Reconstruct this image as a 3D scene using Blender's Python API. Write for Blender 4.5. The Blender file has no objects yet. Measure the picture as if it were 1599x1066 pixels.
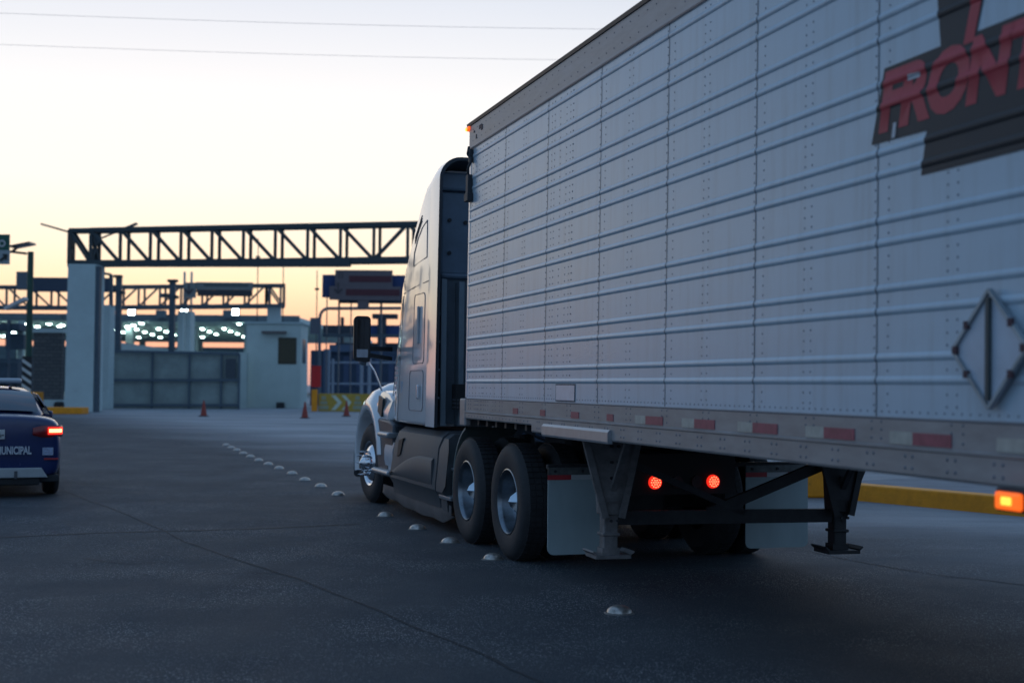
import bpy, bmesh, math, random
from mathutils import Vector, Matrix
random.seed(7)
R = math.radians
S = bpy.context.scene

# ------------------------------------------------------------------ camera
CAM_H = 1.54
FPX = 2110.0
PITCH, ROLL = 1.87, 0.5
cd = bpy.data.cameras.new("camera")
cam = bpy.data.objects.new("camera", cd)
S.collection.objects.link(cam)
CM = Matrix.Translation((0, 0, CAM_H)) @ Matrix.Rotation(R(90 + PITCH), 4, 'X') @ Matrix.Rotation(R(ROLL), 4, 'Z')
cam.matrix_world = CM
cd.sensor_width = 36
cd.lens = FPX / 1599 * 36
cd.clip_end = 3000
cd.clip_start = 0.05
cd.dof.use_dof = True
cd.dof.focus_distance = 12.2
cd.dof.aperture_fstop = 1.75
S.camera = cam

# ------------------------------------------------------------------ sky
W = bpy.data.worlds.new("World")
S.world = W
W.use_nodes = True
nt = W.node_tree
nt.nodes.clear()
N = nt.nodes.new
L = nt.links.new
out = N('ShaderNodeOutputWorld')
geo = N('ShaderNodeTexCoord')
sep = N('ShaderNodeSeparateXYZ')
L(geo.outputs['Generated'], sep.inputs[0])
# direction of the afterglow: ahead and a little left
SUN_AZ = 12.0   # degrees left of +Y
dotn = N('ShaderNodeVectorMath'); dotn.operation = 'DOT_PRODUCT'
L(geo.outputs['Generated'], dotn.inputs[0])
dotn.inputs[1].default_value = (-math.sin(R(SUN_AZ)), math.cos(R(SUN_AZ)), 0)
def ramp(stops, src):
    r = N('ShaderNodeValToRGB')
    el = r.color_ramp.elements
    while len(el) > 1: el.remove(el[0])
    el[0].position = stops[0][0]; el[0].color = (*stops[0][1], 1)
    for p, c in stops[1:]:
        e = el.new(p); e.color = (*c, 1)
    L(src, r.inputs[0])
    return r
warm = ramp([(0.0, (.45, .34, .35)), (0.016, (.62, .42, .36)), (0.03, (.88, .49, .36)), (0.05, (.97, .66, .46)), (0.072, (1.05, .87, .60)), (0.096, (1.06, .95, .75)),
             (0.143, (1.06, 1.0, .92)), (0.21, (.96, .96, .97)), (0.27, (.79, .83, .91)), (0.40, (.42, .54, .72)), (0.7, (.18, .30, .51)), (1.0, (.12, .24, .44))], sep.outputs['Z'])
cool = ramp([(0.0, (.15, .23, .36)), (0.06, (.20, .31, .47)), (0.12, (.22, .35, .53)), (0.25, (.20, .35, .56)), (0.40, (.17, .32, .54)),
             (0.7, (.14, .28, .49)), (1.0, (.12, .24, .44))], sep.outputs['Z'])
az = N('ShaderNodeMapRange'); az.interpolation_type = 'SMOOTHSTEP'
az.inputs['From Min'].default_value = 0.66
az.inputs['From Max'].default_value = 0.97
L(dotn.outputs['Value'], az.inputs['Value'])
mixs = N('ShaderNodeMix'); mixs.data_type = 'RGBA'
L(az.outputs[0], mixs.inputs['Factor'])
L(cool.outputs[0], mixs.inputs['A']); L(warm.outputs[0], mixs.inputs['B'])
# thin streaky clouds, only faint
mp = N('ShaderNodeMapping'); mp.inputs['Scale'].default_value = (2.2, 2.2, 16)
L(geo.outputs['Generated'], mp.inputs[0])
nz = N('ShaderNodeTexNoise'); nz.inputs['Scale'].default_value = 1.6; nz.inputs['Detail'].default_value = 5
L(mp.outputs[0], nz.inputs[0])
cl = N('ShaderNodeMapRange')
cl.inputs['From Min'].default_value = .5; cl.inputs['From Max'].default_value = .75
cl.inputs['To Min'].default_value = 0; cl.inputs['To Max'].default_value = .35
L(nz.outputs[0], cl.inputs['Value'])
inv = N('ShaderNodeMath'); inv.operation = 'SUBTRACT'; inv.inputs[0].default_value = 1.0; L(az.outputs[0], inv.inputs[1])
mulc = N('ShaderNodeMath'); mulc.operation = 'MULTIPLY'; L(cl.outputs[0], mulc.inputs[0]); L(inv.outputs[0], mulc.inputs[1])
mixc = N('ShaderNodeMix'); mixc.data_type = 'RGBA'
L(mulc.outputs[0], mixc.inputs['Factor']); L(mixs.outputs['Result'], mixc.inputs['A']); mixc.inputs['B'].default_value = (.55, .42, .45, 1)
bg = N('ShaderNodeBackground'); bg.inputs['Strength'].default_value = 1.0
L(mixc.outputs['Result'], bg.inputs['Color'])
sky = N('ShaderNodeTexSky'); sky.sky_type = 'NISHITA'; sky.sun_disc = False
sky.sun_elevation = R(0.5); sky.sun_rotation = R(-SUN_AZ)
bg2 = N('ShaderNodeBackground'); bg2.inputs['Strength'].default_value = 0.02
L(sky.outputs[0], bg2.inputs['Color'])
add = N('ShaderNodeAddShader'); L(bg.outputs[0], add.inputs[0]); L(bg2.outputs[0], add.inputs[1])
L(add.outputs[0], out.inputs['Surface'])
S.view_settings.view_transform = 'Standard'
S.view_settings.look = 'None'
S.view_settings.exposure = 0.0
S.view_settings.gamma = 1.0

# ------------------------------------------------------------------ pixel helpers (photo 1599x1066)
def ray(px, py):
    d = Vector(((px - 799.5) / FPX, (533 - py) / FPX, -1))
    return CM.to_3x3() @ d
def gp(px, py, z=0.0):
    d = ray(px, py); t = (z - CAM_H) / d.z
    return Vector((0, 0, CAM_H)) + d * t
def dp(px, py, Y):
    d = ray(px, py)
    return Vector((0, 0, CAM_H)) + d * (Y / d.y)

# ------------------------------------------------------------------ materials
MC = {}
def mat(name, col, rough=.55, metal=0.0, var=.12, scale=6.0, bump=0.0, bscale=60.0, emit=None, estr=1.0, coat=0.0, alpha=1.0, stretch=None, dirt=None, rv=.08):
    if name in MC: return MC[name]
    m = bpy.data.materials.new(name); m.use_nodes = True
    t = m.node_tree; b = t.nodes['Principled BSDF']
    b.inputs['Roughness'].default_value = rough
    b.inputs['Metallic'].default_value = metal
    if coat: b.inputs['Coat Weight'].default_value = coat; b.inputs['Coat Roughness'].default_value = .08
    if alpha < 1: b.inputs['Alpha'].default_value = alpha
    tc = t.nodes.new('ShaderNodeTexCoord')
    vec = tc.outputs['Object']
    if stretch:
        mpn = t.nodes.new('ShaderNodeMapping'); mpn.inputs['Scale'].default_value = stretch
        t.links.new(vec, mpn.inputs[0]); vec = mpn.outputs[0]
    n = t.nodes.new('ShaderNodeTexNoise'); n.inputs['Scale'].default_value = scale; n.inputs['Detail'].default_value = 6
    n.inputs['Roughness'].default_value = .65
    t.links.new(vec, n.inputs[0])
    cr = t.nodes.new('ShaderNodeValToRGB')
    e = cr.color_ramp.elements
    e[0].position = .3; e[1].position = .72
    e[0].color = (*[c * (1 - var) for c in col], 1)
    e[1].color = (*[min(1, c * (1 + var)) for c in col], 1)
    if dirt:
        x = e.new(.33); x.color = (*[c * (1 - var * .4) for c in col], 1); e[0].color = (*dirt, 1); e[0].position = .24
    t.links.new(n.outputs[0], cr.inputs[0])
    t.links.new(cr.outputs[0], b.inputs['Base Color'])
    rr = t.nodes.new('ShaderNodeMapRange'); rr.inputs['To Min'].default_value = max(0, rough - rv); rr.inputs['To Max'].default_value = min(1, rough + rv)
    t.links.new(n.outputs[0], rr.inputs['Value']); t.links.new(rr.outputs[0], b.inputs['Roughness'])
    if bump:
        n2 = t.nodes.new('ShaderNodeTexNoise'); n2.inputs['Scale'].default_value = bscale; n2.inputs['Detail'].default_value = 4
        t.links.new(tc.outputs['Object'], n2.inputs[0])
        bp = t.nodes.new('ShaderNodeBump'); bp.inputs['Strength'].default_value = bump; bp.inputs['Distance'].default_value = .02
        t.links.new(n2.outputs[0], bp.inputs['Height']); t.links.new(bp.outputs[0], b.inputs['Normal'])
    if emit:
        b.inputs['Emission Color'].default_value = (*emit, 1); b.inputs['Emission Strength'].default_value = estr
    MC[name] = m
    return m

white = mat('white cab paint', (.80, .81, .83), .22, var=.035, coat=1.0, scale=3, rv=.03)
white.node_tree.nodes['Principled BSDF'].inputs['Coat IOR'].default_value = 1.6
tside = mat('trailer painted aluminium', (.50, .615, .70), .30, var=.05, scale=1.6, metal=0.0, bump=.02, bscale=9, stretch=(1, .25, 1.6))
_t = tside.node_tree; _b = _t.nodes['Principled BSDF']; _src = _b.inputs['Base Color'].links[0].from_socket
_tc = _t.nodes.new('ShaderNodeTexCoord'); _mp = _t.nodes.new('ShaderNodeMapping'); _mp.inputs['Scale'].default_value = (1, 5, .45); _t.links.new(_tc.outputs['Object'], _mp.inputs[0])
_n = _t.nodes.new('ShaderNodeTexNoise'); _n.inputs['Scale'].default_value = 2.2; _n.inputs['Detail'].default_value = 7; _n.inputs['Roughness'].default_value = .7; _t.links.new(_mp.outputs[0], _n.inputs[0])
_r = _t.nodes.new('ShaderNodeMapRange'); _r.inputs['From Min'].default_value = .48; _r.inputs['From Max'].default_value = .72; _r.inputs['To Max'].default_value = .36; _t.links.new(_n.outputs[0], _r.inputs['Value'])
_m = _t.nodes.new('ShaderNodeMix'); _m.data_type = 'RGBA'; _t.links.new(_r.outputs[0], _m.inputs['Factor']); _t.links.new(_src, _m.inputs['A']); _m.inputs['B'].default_value = (.34, .38, .40, 1)
_t.links.new(_m.outputs['Result'], _b.inputs['Base Color'])
trail_alu = mat('weathered aluminium', (.36, .34, .34), .48, .35, var=.2, scale=5, stretch=(1, .4, 2))
rail_alu = mat('rail aluminium', (.33, .32, .32), .5, .3, var=.18, scale=6, stretch=(1, .5, 2))
bright_alu = mat('bright aluminium', (.42, .45, .48), .38, .7, var=.12)
dkline = mat('dark joint', (.06, .075, .10), .6)
rivet = mat('rivet heads', (.14, .17, .22), .5, .4)
rubber = mat('black rubber', (.022, .023, .026), .75, var=.3, bump=.15, bscale=40)
tyre_m = mat('tyre rubber', (.028, .028, .031), .7, var=.3, scale=12, bump=.15, bscale=50)
steel_dk = mat('dark dirty steel', (.035, .036, .04), .65, .2, var=.4)
steel_g = mat('primer grey steel', (.13, .13, .135), .6, .2, var=.3)
chrome = mat('chrome', (.72, .74, .78), .14, 1.0, var=.1)
polish = mat('polished wheel', (.22, .25, .28), .3, .9, var=.25, scale=9)
plas = mat('grey plastic fairing', (.075, .082, .09), .58, var=.14, scale=3)
plas_dk = mat('dark blue grey plastic', (.04, .052, .07), .45)
flapw = mat('white mudflap', (.33, .41, .42), .55, var=.12, scale=4, dirt=(.16, .18, .18), stretch=(1, 1, .4))
red_m = mat('red reflective', (.42, .03, .04), .45, var=.15)
red_old = mat('faded red tape', (.34, .085, .11), .5, var=.25, scale=20)
tape_w = mat('faded white tape', (.48, .46, .40), .5, var=.2, scale=20)
redlamp = mat('red lamp lit', (.5, .02, .01), .4, emit=(1, .025, .012), estr=1.0)
redhot = mat('red lamp diode', (1, .2, .1), .4, emit=(1, .22, .10), estr=2.4)
amber = mat('amber lamp lit', (.8, .3, .02), .4, emit=(1, .36, .04), estr=3)
amber_rim = mat('amber lens', (.8, .2, .02), .3, emit=(1, .13, .01), estr=1.1)
decal_m = mat('charcoal decal', (.035, .037, .042), .6, var=.12)
decal_r = mat('red decal', (.50, .05, .07), .55, var=.12)
glass = mat('dark glass', (.015, .02, .03), .06, var=.0, coat=.5)
conc = mat('painted concrete', (.48, .58, .58), .85, var=.10, scale=1.2, bump=.2, bscale=12, dirt=(.20, .22, .25))
conc2 = mat('pale render', (.55, .65, .62), .85, var=.06, scale=1.0, bump=.1, bscale=15)
tr_m = mat('dark green painted steel', (.045, .065, .075), .6, .2, var=.2)  # base colour lifted to stand in for distance haze
tr_b = mat('blue grey steel', (.08, .115, .145), .6, .2, var=.2)  # lightened too, background haze is put into the colour
yel = mat('yellow kerb paint', (.85, .30, .006), .6, var=.2, scale=5, bump=.2, bscale=25, dirt=(.25, .14, .04))
blueb = mat('blue board', (.02, .05, .16), .6)

# ------------------------------------------------------------------ mesh builder
class MB:
    def __init__(s): s.v = []; s.f = []; s.m = []; s.mi = 0
    def add(s, vs, fs):
        o = len(s.v); s.v += [tuple(v) for v in vs]
        for f in fs: s.f.append([i + o for i in f]); s.m.append(s.mi)
        return s
    def mat(s, i): s.mi = i; return s
    def box(s, x0, x1, y0, y1, z0, z1):
        return s.add([(x, y, z) for x in (x0, x1) for y in (y0, y1) for z in (z0, z1)],
                     [(0, 1, 3, 2), (4, 6, 7, 5), (0, 4, 5, 1), (2, 3, 7, 6), (0, 2, 6, 4), (1, 5, 7, 3)])
    def hexa(s, p):      # 8 points: bottom ring 4, top ring 4
        return s.add(p, [(0, 3, 2, 1), (4, 5, 6, 7), (0, 1, 5, 4), (1, 2, 6, 5), (2, 3, 7, 6), (3, 0, 4, 7)])
    def tube(s, a, b, r0, r1=None, n=12, cap=True):
        a = Vector(a); b = Vector(b); r1 = r0 if r1 is None else r1
        d = (b - a).normalized(); u = d.orthogonal().normalized(); w = d.cross(u)
        vs = []
        for c, r in ((a, r0), (b, r1)):
            for i in range(n):
                t = 2 * math.pi * i / n
                vs.append(c + u * math.cos(t) * r + w * math.sin(t) * r)
        fs = [(i, (i + 1) % n, n + (i + 1) % n, n + i) for i in range(n)]
        if cap: fs += [tuple(range(n - 1, -1, -1)), tuple(range(n, 2 * n))]
        return s.add(vs, fs)
    def path(s, pts, r, n=8):
        for a, b in zip(pts, pts[1:]): s.tube(a, b, r, n=n)
        return s
    def beam(s, a, b, w, h, up=(0, 0, 1)):
        a = Vector(a); b = Vector(b); d = (b - a).normalized(); up = Vector(up)
        sd = d.cross(up)
        if sd.length < 1e-4: sd = d.orthogonal()
        sd.normalize(); u2 = sd.cross(d).normalized()
        vs = [c + sd * sx * w / 2 + u2 * sz * h / 2 for c in (a, b) for sx, sz in ((-1, -1), (1, -1), (1, 1), (-1, 1))]
        return s.add(vs, [(3, 2, 1, 0), (4, 5, 6, 7), (0, 1, 5, 4), (1, 2, 6, 5), (2, 3, 7, 6), (3, 0, 4, 7)])
    def prism(s, poly, d, axis='y', a=0, b=1):
        """poly list of 2D pts; extruded along axis from a to b; for y: (x,z); x: (y,z); z: (x,y)"""
        f = {'y': lambda p, t: (p[0], t, p[1]), 'x': lambda p, t: (t, p[0], p[1]), 'z': lambda p, t: (p[0], p[1], t)}[axis]
        n = len(poly)
        vs = [f(p, a) for p in poly] + [f(p, b) for p in poly]
        fs = [(i, (i + 1) % n, n + (i + 1) % n, n + i) for i in range(n)] + [tuple(range(n - 1, -1, -1)), tuple(range(n, 2 * n))]
        return s.add(vs, fs)
    def loft(s, rings, cap=True, closed=True):
        n = len(rings[0]); vs = [p for r in rings for p in r]; fs = []
        for k in range(len(rings) - 1):
            for i in range(n if closed else n - 1):
                j = (i + 1) % n
                fs.append((k * n + i, k * n + j, (k + 1) * n + j, (k + 1) * n + i))
        if cap: fs += [tuple(range(n - 1, -1, -1)), tuple(range((len(rings) - 1) * n, len(rings) * n))]
        return s.add(vs, fs)
    def lathe_x(s, c, prof, n=40):
        """prof = [(x offset, radius)], axis along x"""
        rings = []
        for dx, r in prof:
            rings.append([(c[0] + dx, c[1] + r * math.cos(2 * math.pi * i / n), c[2] + r * math.sin(2 * math.pi * i / n)) for i in range(n)])
        return s.loft(rings, cap=False)
    def build(s, name, mats, parent=None, bevel=0, smooth=False, sub=0, loc=None, rotz=0, angle=35):
        me = bpy.data.meshes.new(name); me.from_pydata(s.v, [], s.f); me.validate()
        if not isinstance(mats, (list, tuple)): mats = [mats]
        for m in mats: me.materials.append(m)
        for p, i in zip(me.polygons, s.m): p.material_index = i
        bm = bmesh.new(); bm.from_mesh(me)
        bmesh.ops.recalc_face_normals(bm, faces=bm.faces); bm.to_mesh(me); bm.free()
        o = bpy.data.objects.new(name, me); S.collection.objects.link(o)
        if parent: o.parent = parent
        if loc: o.location = loc
        o.rotation_euler.z = rotz
        if bevel:
            b = o.modifiers.new('b', 'BEVEL'); b.width = bevel; b.segments = 2; b.limit_method = 'ANGLE'; b.angle_limit = R(30)
        if sub:
            q = o.modifiers.new('s', 'SUBSURF'); q.levels = sub; q.render_levels = sub
        if smooth or sub:
            for p in me.polygons: p.use_smooth = True
            if smooth and not sub:
                try: me.set_sharp_from_angle(angle=R(angle))
                except Exception: pass
        return o

def tag(o, label=None, cat=None, group=None, kind=None):
    if label: o['label'] = label
    if cat: o['category'] = cat
    if group: o['group'] = group
    if kind: o['kind'] = kind
    return o
def thing(name, label, cat, loc=(0, 0, 0), rotz=0, group=None):
    o = bpy.data.objects.new(name, None); S.collection.objects.link(o)
    o.empty_display_size = .2
    o.location = loc; o.rotation_euler = (0, 0, rotz)
    return tag(o, label, cat, group)
def copy_tree(o, parent=None):
    c = o.copy(); S.collection.objects.link(c)
    if parent: c.parent = parent
    for ch in [x for x in o.children]: copy_tree(ch, c)
    return c
def text_mesh(body, size, name='t', shear=0, bold=.0, ext=0.004):
    cu = bpy.data.curves.new(name, 'FONT'); cu.body = body; cu.size = size; cu.shear = shear; cu.offset = bold; cu.extrude = ext
    cu.resolution_u = 4
    o = bpy.data.objects.new(name, cu); S.collection.objects.link(o)
    dg = bpy.context.evaluated_depsgraph_get(); dg.update()
    me = bpy.data.meshes.new_from_object(o.evaluated_get(dg))
    bpy.data.objects.remove(o); bpy.data.curves.remove(cu)
    return me

# ================================================================== GROUND
def ground_mat():
    m = bpy.data.materials.new('asphalt'); m.use_nodes = True
    t = m.node_tree; b = t.nodes['Principled BSDF']; Nn = t.nodes.new; Lk = t.links.new
    tc = Nn('ShaderNodeTexCoord')
    def noise(sc, det=5, rough=.6, vec=None):
        n = Nn('ShaderNodeTexNoise'); n.inputs['Scale'].default_value = sc; n.inputs['Detail'].default_value = det; n.inputs['Roughness'].default_value = rough
        Lk(vec or tc.outputs['Object'], n.inputs[0]); return n.outputs[0]
    def rng(src, a, b_, c, d, clamp=True):
        r = Nn('ShaderNodeMapRange'); r.inputs['From Min'].default_value = a; r.inputs['From Max'].default_value = b_
        r.inputs['To Min'].default_value = c; r.inputs['To Max'].default_value = d; Lk(src, r.inputs['Value']); return r.outputs[0]
    def mix(f, A, B):
        x = Nn('ShaderNodeMix'); x.data_type = 'RGBA'
        if isinstance(f, float): x.inputs['Factor'].default_value = f
        else: Lk(f, x.inputs['Factor'])
        for nm, v in (('A', A), ('B', B)):
            if isinstance(v, tuple): x.inputs[nm].default_value = (*v, 1)
            else: Lk(v, x.inputs[nm])
        return x.outputs['Result']
    base = mix(rng(noise(.35, 6), .3, .7, 0, 1), (.052, .066, .078), (.070, .084, .098))
    base = mix(rng(noise(1.1, 6), .35, .75, 0, .45), base, (.032, .044, .062))
    mq = Nn('ShaderNodeMapping'); mq.inputs['Scale'].default_value = (1.3, .28, 1); mq.inputs['Rotation'].default_value = (0, 0, R(-17)); Lk(tc.outputs['Object'], mq.inputs[0])
    base = mix(rng(noise(1.0, 5, .6, mq.outputs[0]), .54, .74, 0, .40), base, (.022, .028, .038))
    # paler aggregate stones, with their sparkle put into the colour
    v = Nn('ShaderNodeTexVoronoi'); v.inputs['Scale'].default_value = 95; Lk(tc.outputs['Object'], v.inputs[0])
    vc = Nn('ShaderNodeSeparateColor'); Lk(v.outputs['Color'], vc.inputs[0])
    st = Nn('ShaderNodeMath'); st.operation = 'GREATER_THAN'; st.inputs[1].default_value = .80; Lk(vc.outputs[0], st.inputs[0])
    ds = Nn('ShaderNodeMath'); ds.operation = 'LESS_THAN'; ds.inputs[1].default_value = .45; Lk(v.outputs['Distance'], ds.inputs[0])
    sm = Nn('ShaderNodeMath'); sm.operation = 'MULTIPLY'; Lk(st.outputs[0], sm.inputs[0]); Lk(ds.outputs[0], sm.inputs[1])
    patch = rng(noise(.8, 4), .42, .62, .15, .9)
    sm2 = Nn('ShaderNodeMath'); sm2.operation = 'MULTIPLY'; Lk(sm.outputs[0], sm2.inputs[0]); Lk(patch, sm2.inputs[1])
    base = mix(sm2.outputs[0], base, (.50, .52, .54))
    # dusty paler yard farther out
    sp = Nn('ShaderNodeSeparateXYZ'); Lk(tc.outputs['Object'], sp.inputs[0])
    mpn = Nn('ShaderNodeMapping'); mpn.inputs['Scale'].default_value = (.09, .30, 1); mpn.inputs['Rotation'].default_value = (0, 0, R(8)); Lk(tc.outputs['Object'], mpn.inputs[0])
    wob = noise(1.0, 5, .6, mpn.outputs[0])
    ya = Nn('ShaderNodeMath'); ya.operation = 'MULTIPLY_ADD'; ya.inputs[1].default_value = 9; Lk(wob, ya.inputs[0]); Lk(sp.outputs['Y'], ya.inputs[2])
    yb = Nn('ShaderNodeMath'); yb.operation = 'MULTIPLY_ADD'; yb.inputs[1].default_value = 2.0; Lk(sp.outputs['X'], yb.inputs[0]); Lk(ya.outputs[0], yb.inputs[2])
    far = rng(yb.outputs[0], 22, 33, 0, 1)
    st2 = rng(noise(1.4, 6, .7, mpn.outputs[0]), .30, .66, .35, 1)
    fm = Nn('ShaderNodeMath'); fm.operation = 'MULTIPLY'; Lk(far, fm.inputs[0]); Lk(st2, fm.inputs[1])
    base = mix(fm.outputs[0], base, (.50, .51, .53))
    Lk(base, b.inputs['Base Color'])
    Lk(rng(noise(1.5, 4), .3, .7, .66, .78), b.inputs['Roughness'])
    b.inputs['Specular IOR Level'].default_value = .3
    bn = Nn('ShaderNodeBump'); bn.inputs['Strength'].default_value = 1.0; bn.inputs['Distance'].default_value = .010
    hs = Nn('ShaderNodeMath'); hs.operation = 'ADD'
    Lk(v.outputs['Distance'], hs.inputs[0]); Lk(noise(120, 3), hs.inputs[1]); Lk(hs.outputs[0], bn.inputs['Height'])
    Lk(bn.outputs[0], b.inputs['Normal'])
    return m
gm = ground_mat()
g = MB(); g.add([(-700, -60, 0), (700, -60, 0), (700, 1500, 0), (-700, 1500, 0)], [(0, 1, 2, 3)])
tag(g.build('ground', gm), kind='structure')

# cracks and sealed joints drawn as thin irregular strips
def strip(name, pts, w, m, z=.004, seed=1):
    rnd = random.Random(seed); b = MB(); P = []
    for (a, c) in zip(pts, pts[1:]):
        n = max(2, int((c - a).length / .12))
        for i in range(n): P.append(a.lerp(c, i / n))
    P.append(pts[-1]); vs = []
    ofs = 0
    for i, p in enumerate(P):
        d = (P[min(i + 1, len(P) - 1)] - P[max(i - 1, 0)]).normalized(); s_ = Vector((-d.y, d.x, 0))
        ofs = ofs * .85 + rnd.uniform(-.012, .012)
        ww = w * rnd.uniform(.5, 1.3)
        vs += [(p + s_ * (ofs + ww / 2)), (p + s_ * (ofs - ww / 2))]
    vs = [(v.x, v.y, z) for v in vs]
    b.add(vs, [(2 * i, 2 * i + 1, 2 * i + 3, 2 * i + 2) for i in range(len(P) - 1)])
    return tag(b.build(name, m), kind='structure')
tar = mat('crack tar', (.020, .024, .030), .75, var=.3)
tar2 = mat('sealed joint tar', (.036, .038, .044), .7, var=.3)
strip('road_crack', [gp(95, 765), gp(200, 804), gp(290, 846), gp(350, 866), gp(470, 903), gp(600, 958), gp(730, 1012), gp(860, 1075)], .020, tar)
strip('road_joint', [gp(-60, 842), gp(150, 832), gp(380, 826), gp(560, 818)], .08, tar, z=.003, seed=5)
strip('road_crack', [gp(1210, 850), gp(1330, 874), gp(1460, 897), gp(1620, 915)], .018, tar, seed=8)

strip('road_crack', [gp(130, 872), gp(190, 880), gp(260, 877)], .014, tar, seed=11)
strip('road_crack', [gp(215, 897), gp(330, 896), gp(430, 893)], .012, tar, seed=12)

# yellow kerb on the far side of the road and the pavement behind
kA, kB = gp(1240, 772), gp(1760, 822)
kd = (kB - kA).normalized(); kn = Vector((-kd.y, kd.x, 0))
k = MB()
k.add([kA, kB, kB + kn * .35, kA + kn * .35] + [Vector((p.x, p.y, .22)) for p in (kA + kn * .03, kB + kn * .03, kB + kn * .35, kA + kn * .35)],
      [(0, 1, 5, 4), (1, 2, 6, 5), (2, 3, 7, 6), (3, 0, 4, 7), (4, 5, 6, 7)])
tag(k.build('kerb', yel, bevel=.02), kind='structure')
pv = MB(); a, b_ = kA + kn * .36 , kB + kn * .36
pv.add([(p.x, p.y, z) for z in (-.01, .16) for p in (a, b_, b_ + kn * 9, a + kn * 9)], [(4, 5, 6, 7), (0, 1, 5, 4), (1, 2, 6, 5), (3, 0, 4, 7), (2, 3, 7, 6)])
tag(pv.build('pavement', mat('pavement concrete', (.22, .23, .25), .85, var=.2, scale=2, bump=.2)), kind='structure')
bk = thing('concrete_block', 'orange-yellow painted concrete block at the end of the long kerb behind the far mudflap', 'block', gp(1284, 778))
MB().box(-.35, .16, .08, .45, 0, .46).build('block_body', yel, bk, bevel=.03)

# ================================================================== TRAILER
YAW_T = R(16.75)
front = Vector((-.45, 13.19, 0)) + Vector((math.cos(YAW_T), math.sin(YAW_T), 0)) * 1.3
trailer = thing('semi_trailer', 'long white ribbed box trailer with dark red lettered decal, coupled behind the white truck', 'trailer', front, 0)
trailer.rotation_euler = (0, R(0.5), YAW_T)
HW = 1.3; ZB, ZT, ZR = 1.405, 3.84, 4.12
YF, YR = 0.20, -15.9           # front and rear in trailer frame, y forward
ribs = []
z0 = 1.567
while z0 < 3.8:
    ribs.append(z0)
    if z0 + .103 < 3.8: ribs.append(z0 + .103)
    z0 += .3133
RP = [(-.020, 0), (-.015, .0032), (-.009, .0066), (-.003, .0082), (.003, .0082), (.009, .0066), (.015, .0032), (.020, 0)]
def rib_off(z):
    for r in ribs:
        d = z - r
        if abs(d) < .020:
            for (a, oa), (b, ob) in zip(RP, RP[1:]):
                if a <= d <= b: return oa + (ob - oa) * (d - a) / (b - a)
    return 0
zs = [ZB]
for r in ribs: zs += [r + a for a, _ in RP]
zs.append(ZT)
prof = [(z, rib_off(z)) for z in zs]
PAN = 1.2192
seams = [-(i * PAN) for i in range(1, 14)]
def side_wall(sgn):
    b = MB(); b.mat(0)
    ys = [0.0] + seams + [YR]
    vs = []; fs = []; n = len(prof)
    for y in ys: vs += [(sgn * (HW + o), y, z) for z, o in prof]
    for kk in range(len(ys) - 1):
        for i in range(n - 1): fs.append((kk * n + i, kk * n + i + 1, (kk + 1) * n + i + 1, (kk + 1) * n + i))
    b.add(vs, fs)
    b.mat(1)                                       # panel joints that follow the ribs
    for y in seams:
        v2 = [(sgn * (HW + o + .002), y + dy, z) for dy in (-.004, .004) for z, o in prof]
        b.add(v2, [(i, i + 1, n + i + 1, n + i) for i in range(n - 1)])
    b.mat(2)
    def riv(y, z, r=.0065):
        if sgn > 0: return
        o = HW + rib_off(z)
        ring = [(-(o + .0005), y + r * math.cos(t * math.pi / 3), z + r * math.sin(t * math.pi / 3)) for t in range(6)]
        b.add(ring + [(-(o + .004), y, z)], [(i, (i + 1) % 6, 6) for i in range(6)])
    flat = []
    z = ZB + .05
    while z < ZT - .03:
        if rib_off(z) == 0 and all(abs(z - r) > .03 for r in ribs): flat.append(z)
        z += .052
    rr = random.Random(3)
    for si, y in enumerate(seams):
        for z in flat: riv(y + .022, z, .006)
        for z in flat:
            riv(y - .09, z, .0062)
            riv(y + PAN * .5, z, .0062); riv(y + PAN * .5 + .07, z, .0062)
    for dy in (-.1, -.22, -.34, -.46, -.58, -.72, -.85, -.98):
        for z in flat: riv(dy, z, .007)
    for dy in (-.16, -.3, -.45, -.6):
        for z in flat: riv(seams[1] + dy, z, .007)
    y = -.04
    while y > YR: riv(y, ZB + .022, .006); y -= .06
    return b.build('side_wall', [tside, dkline, rivet], trailer)
side_wall(-1); side_wall(1)
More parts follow.
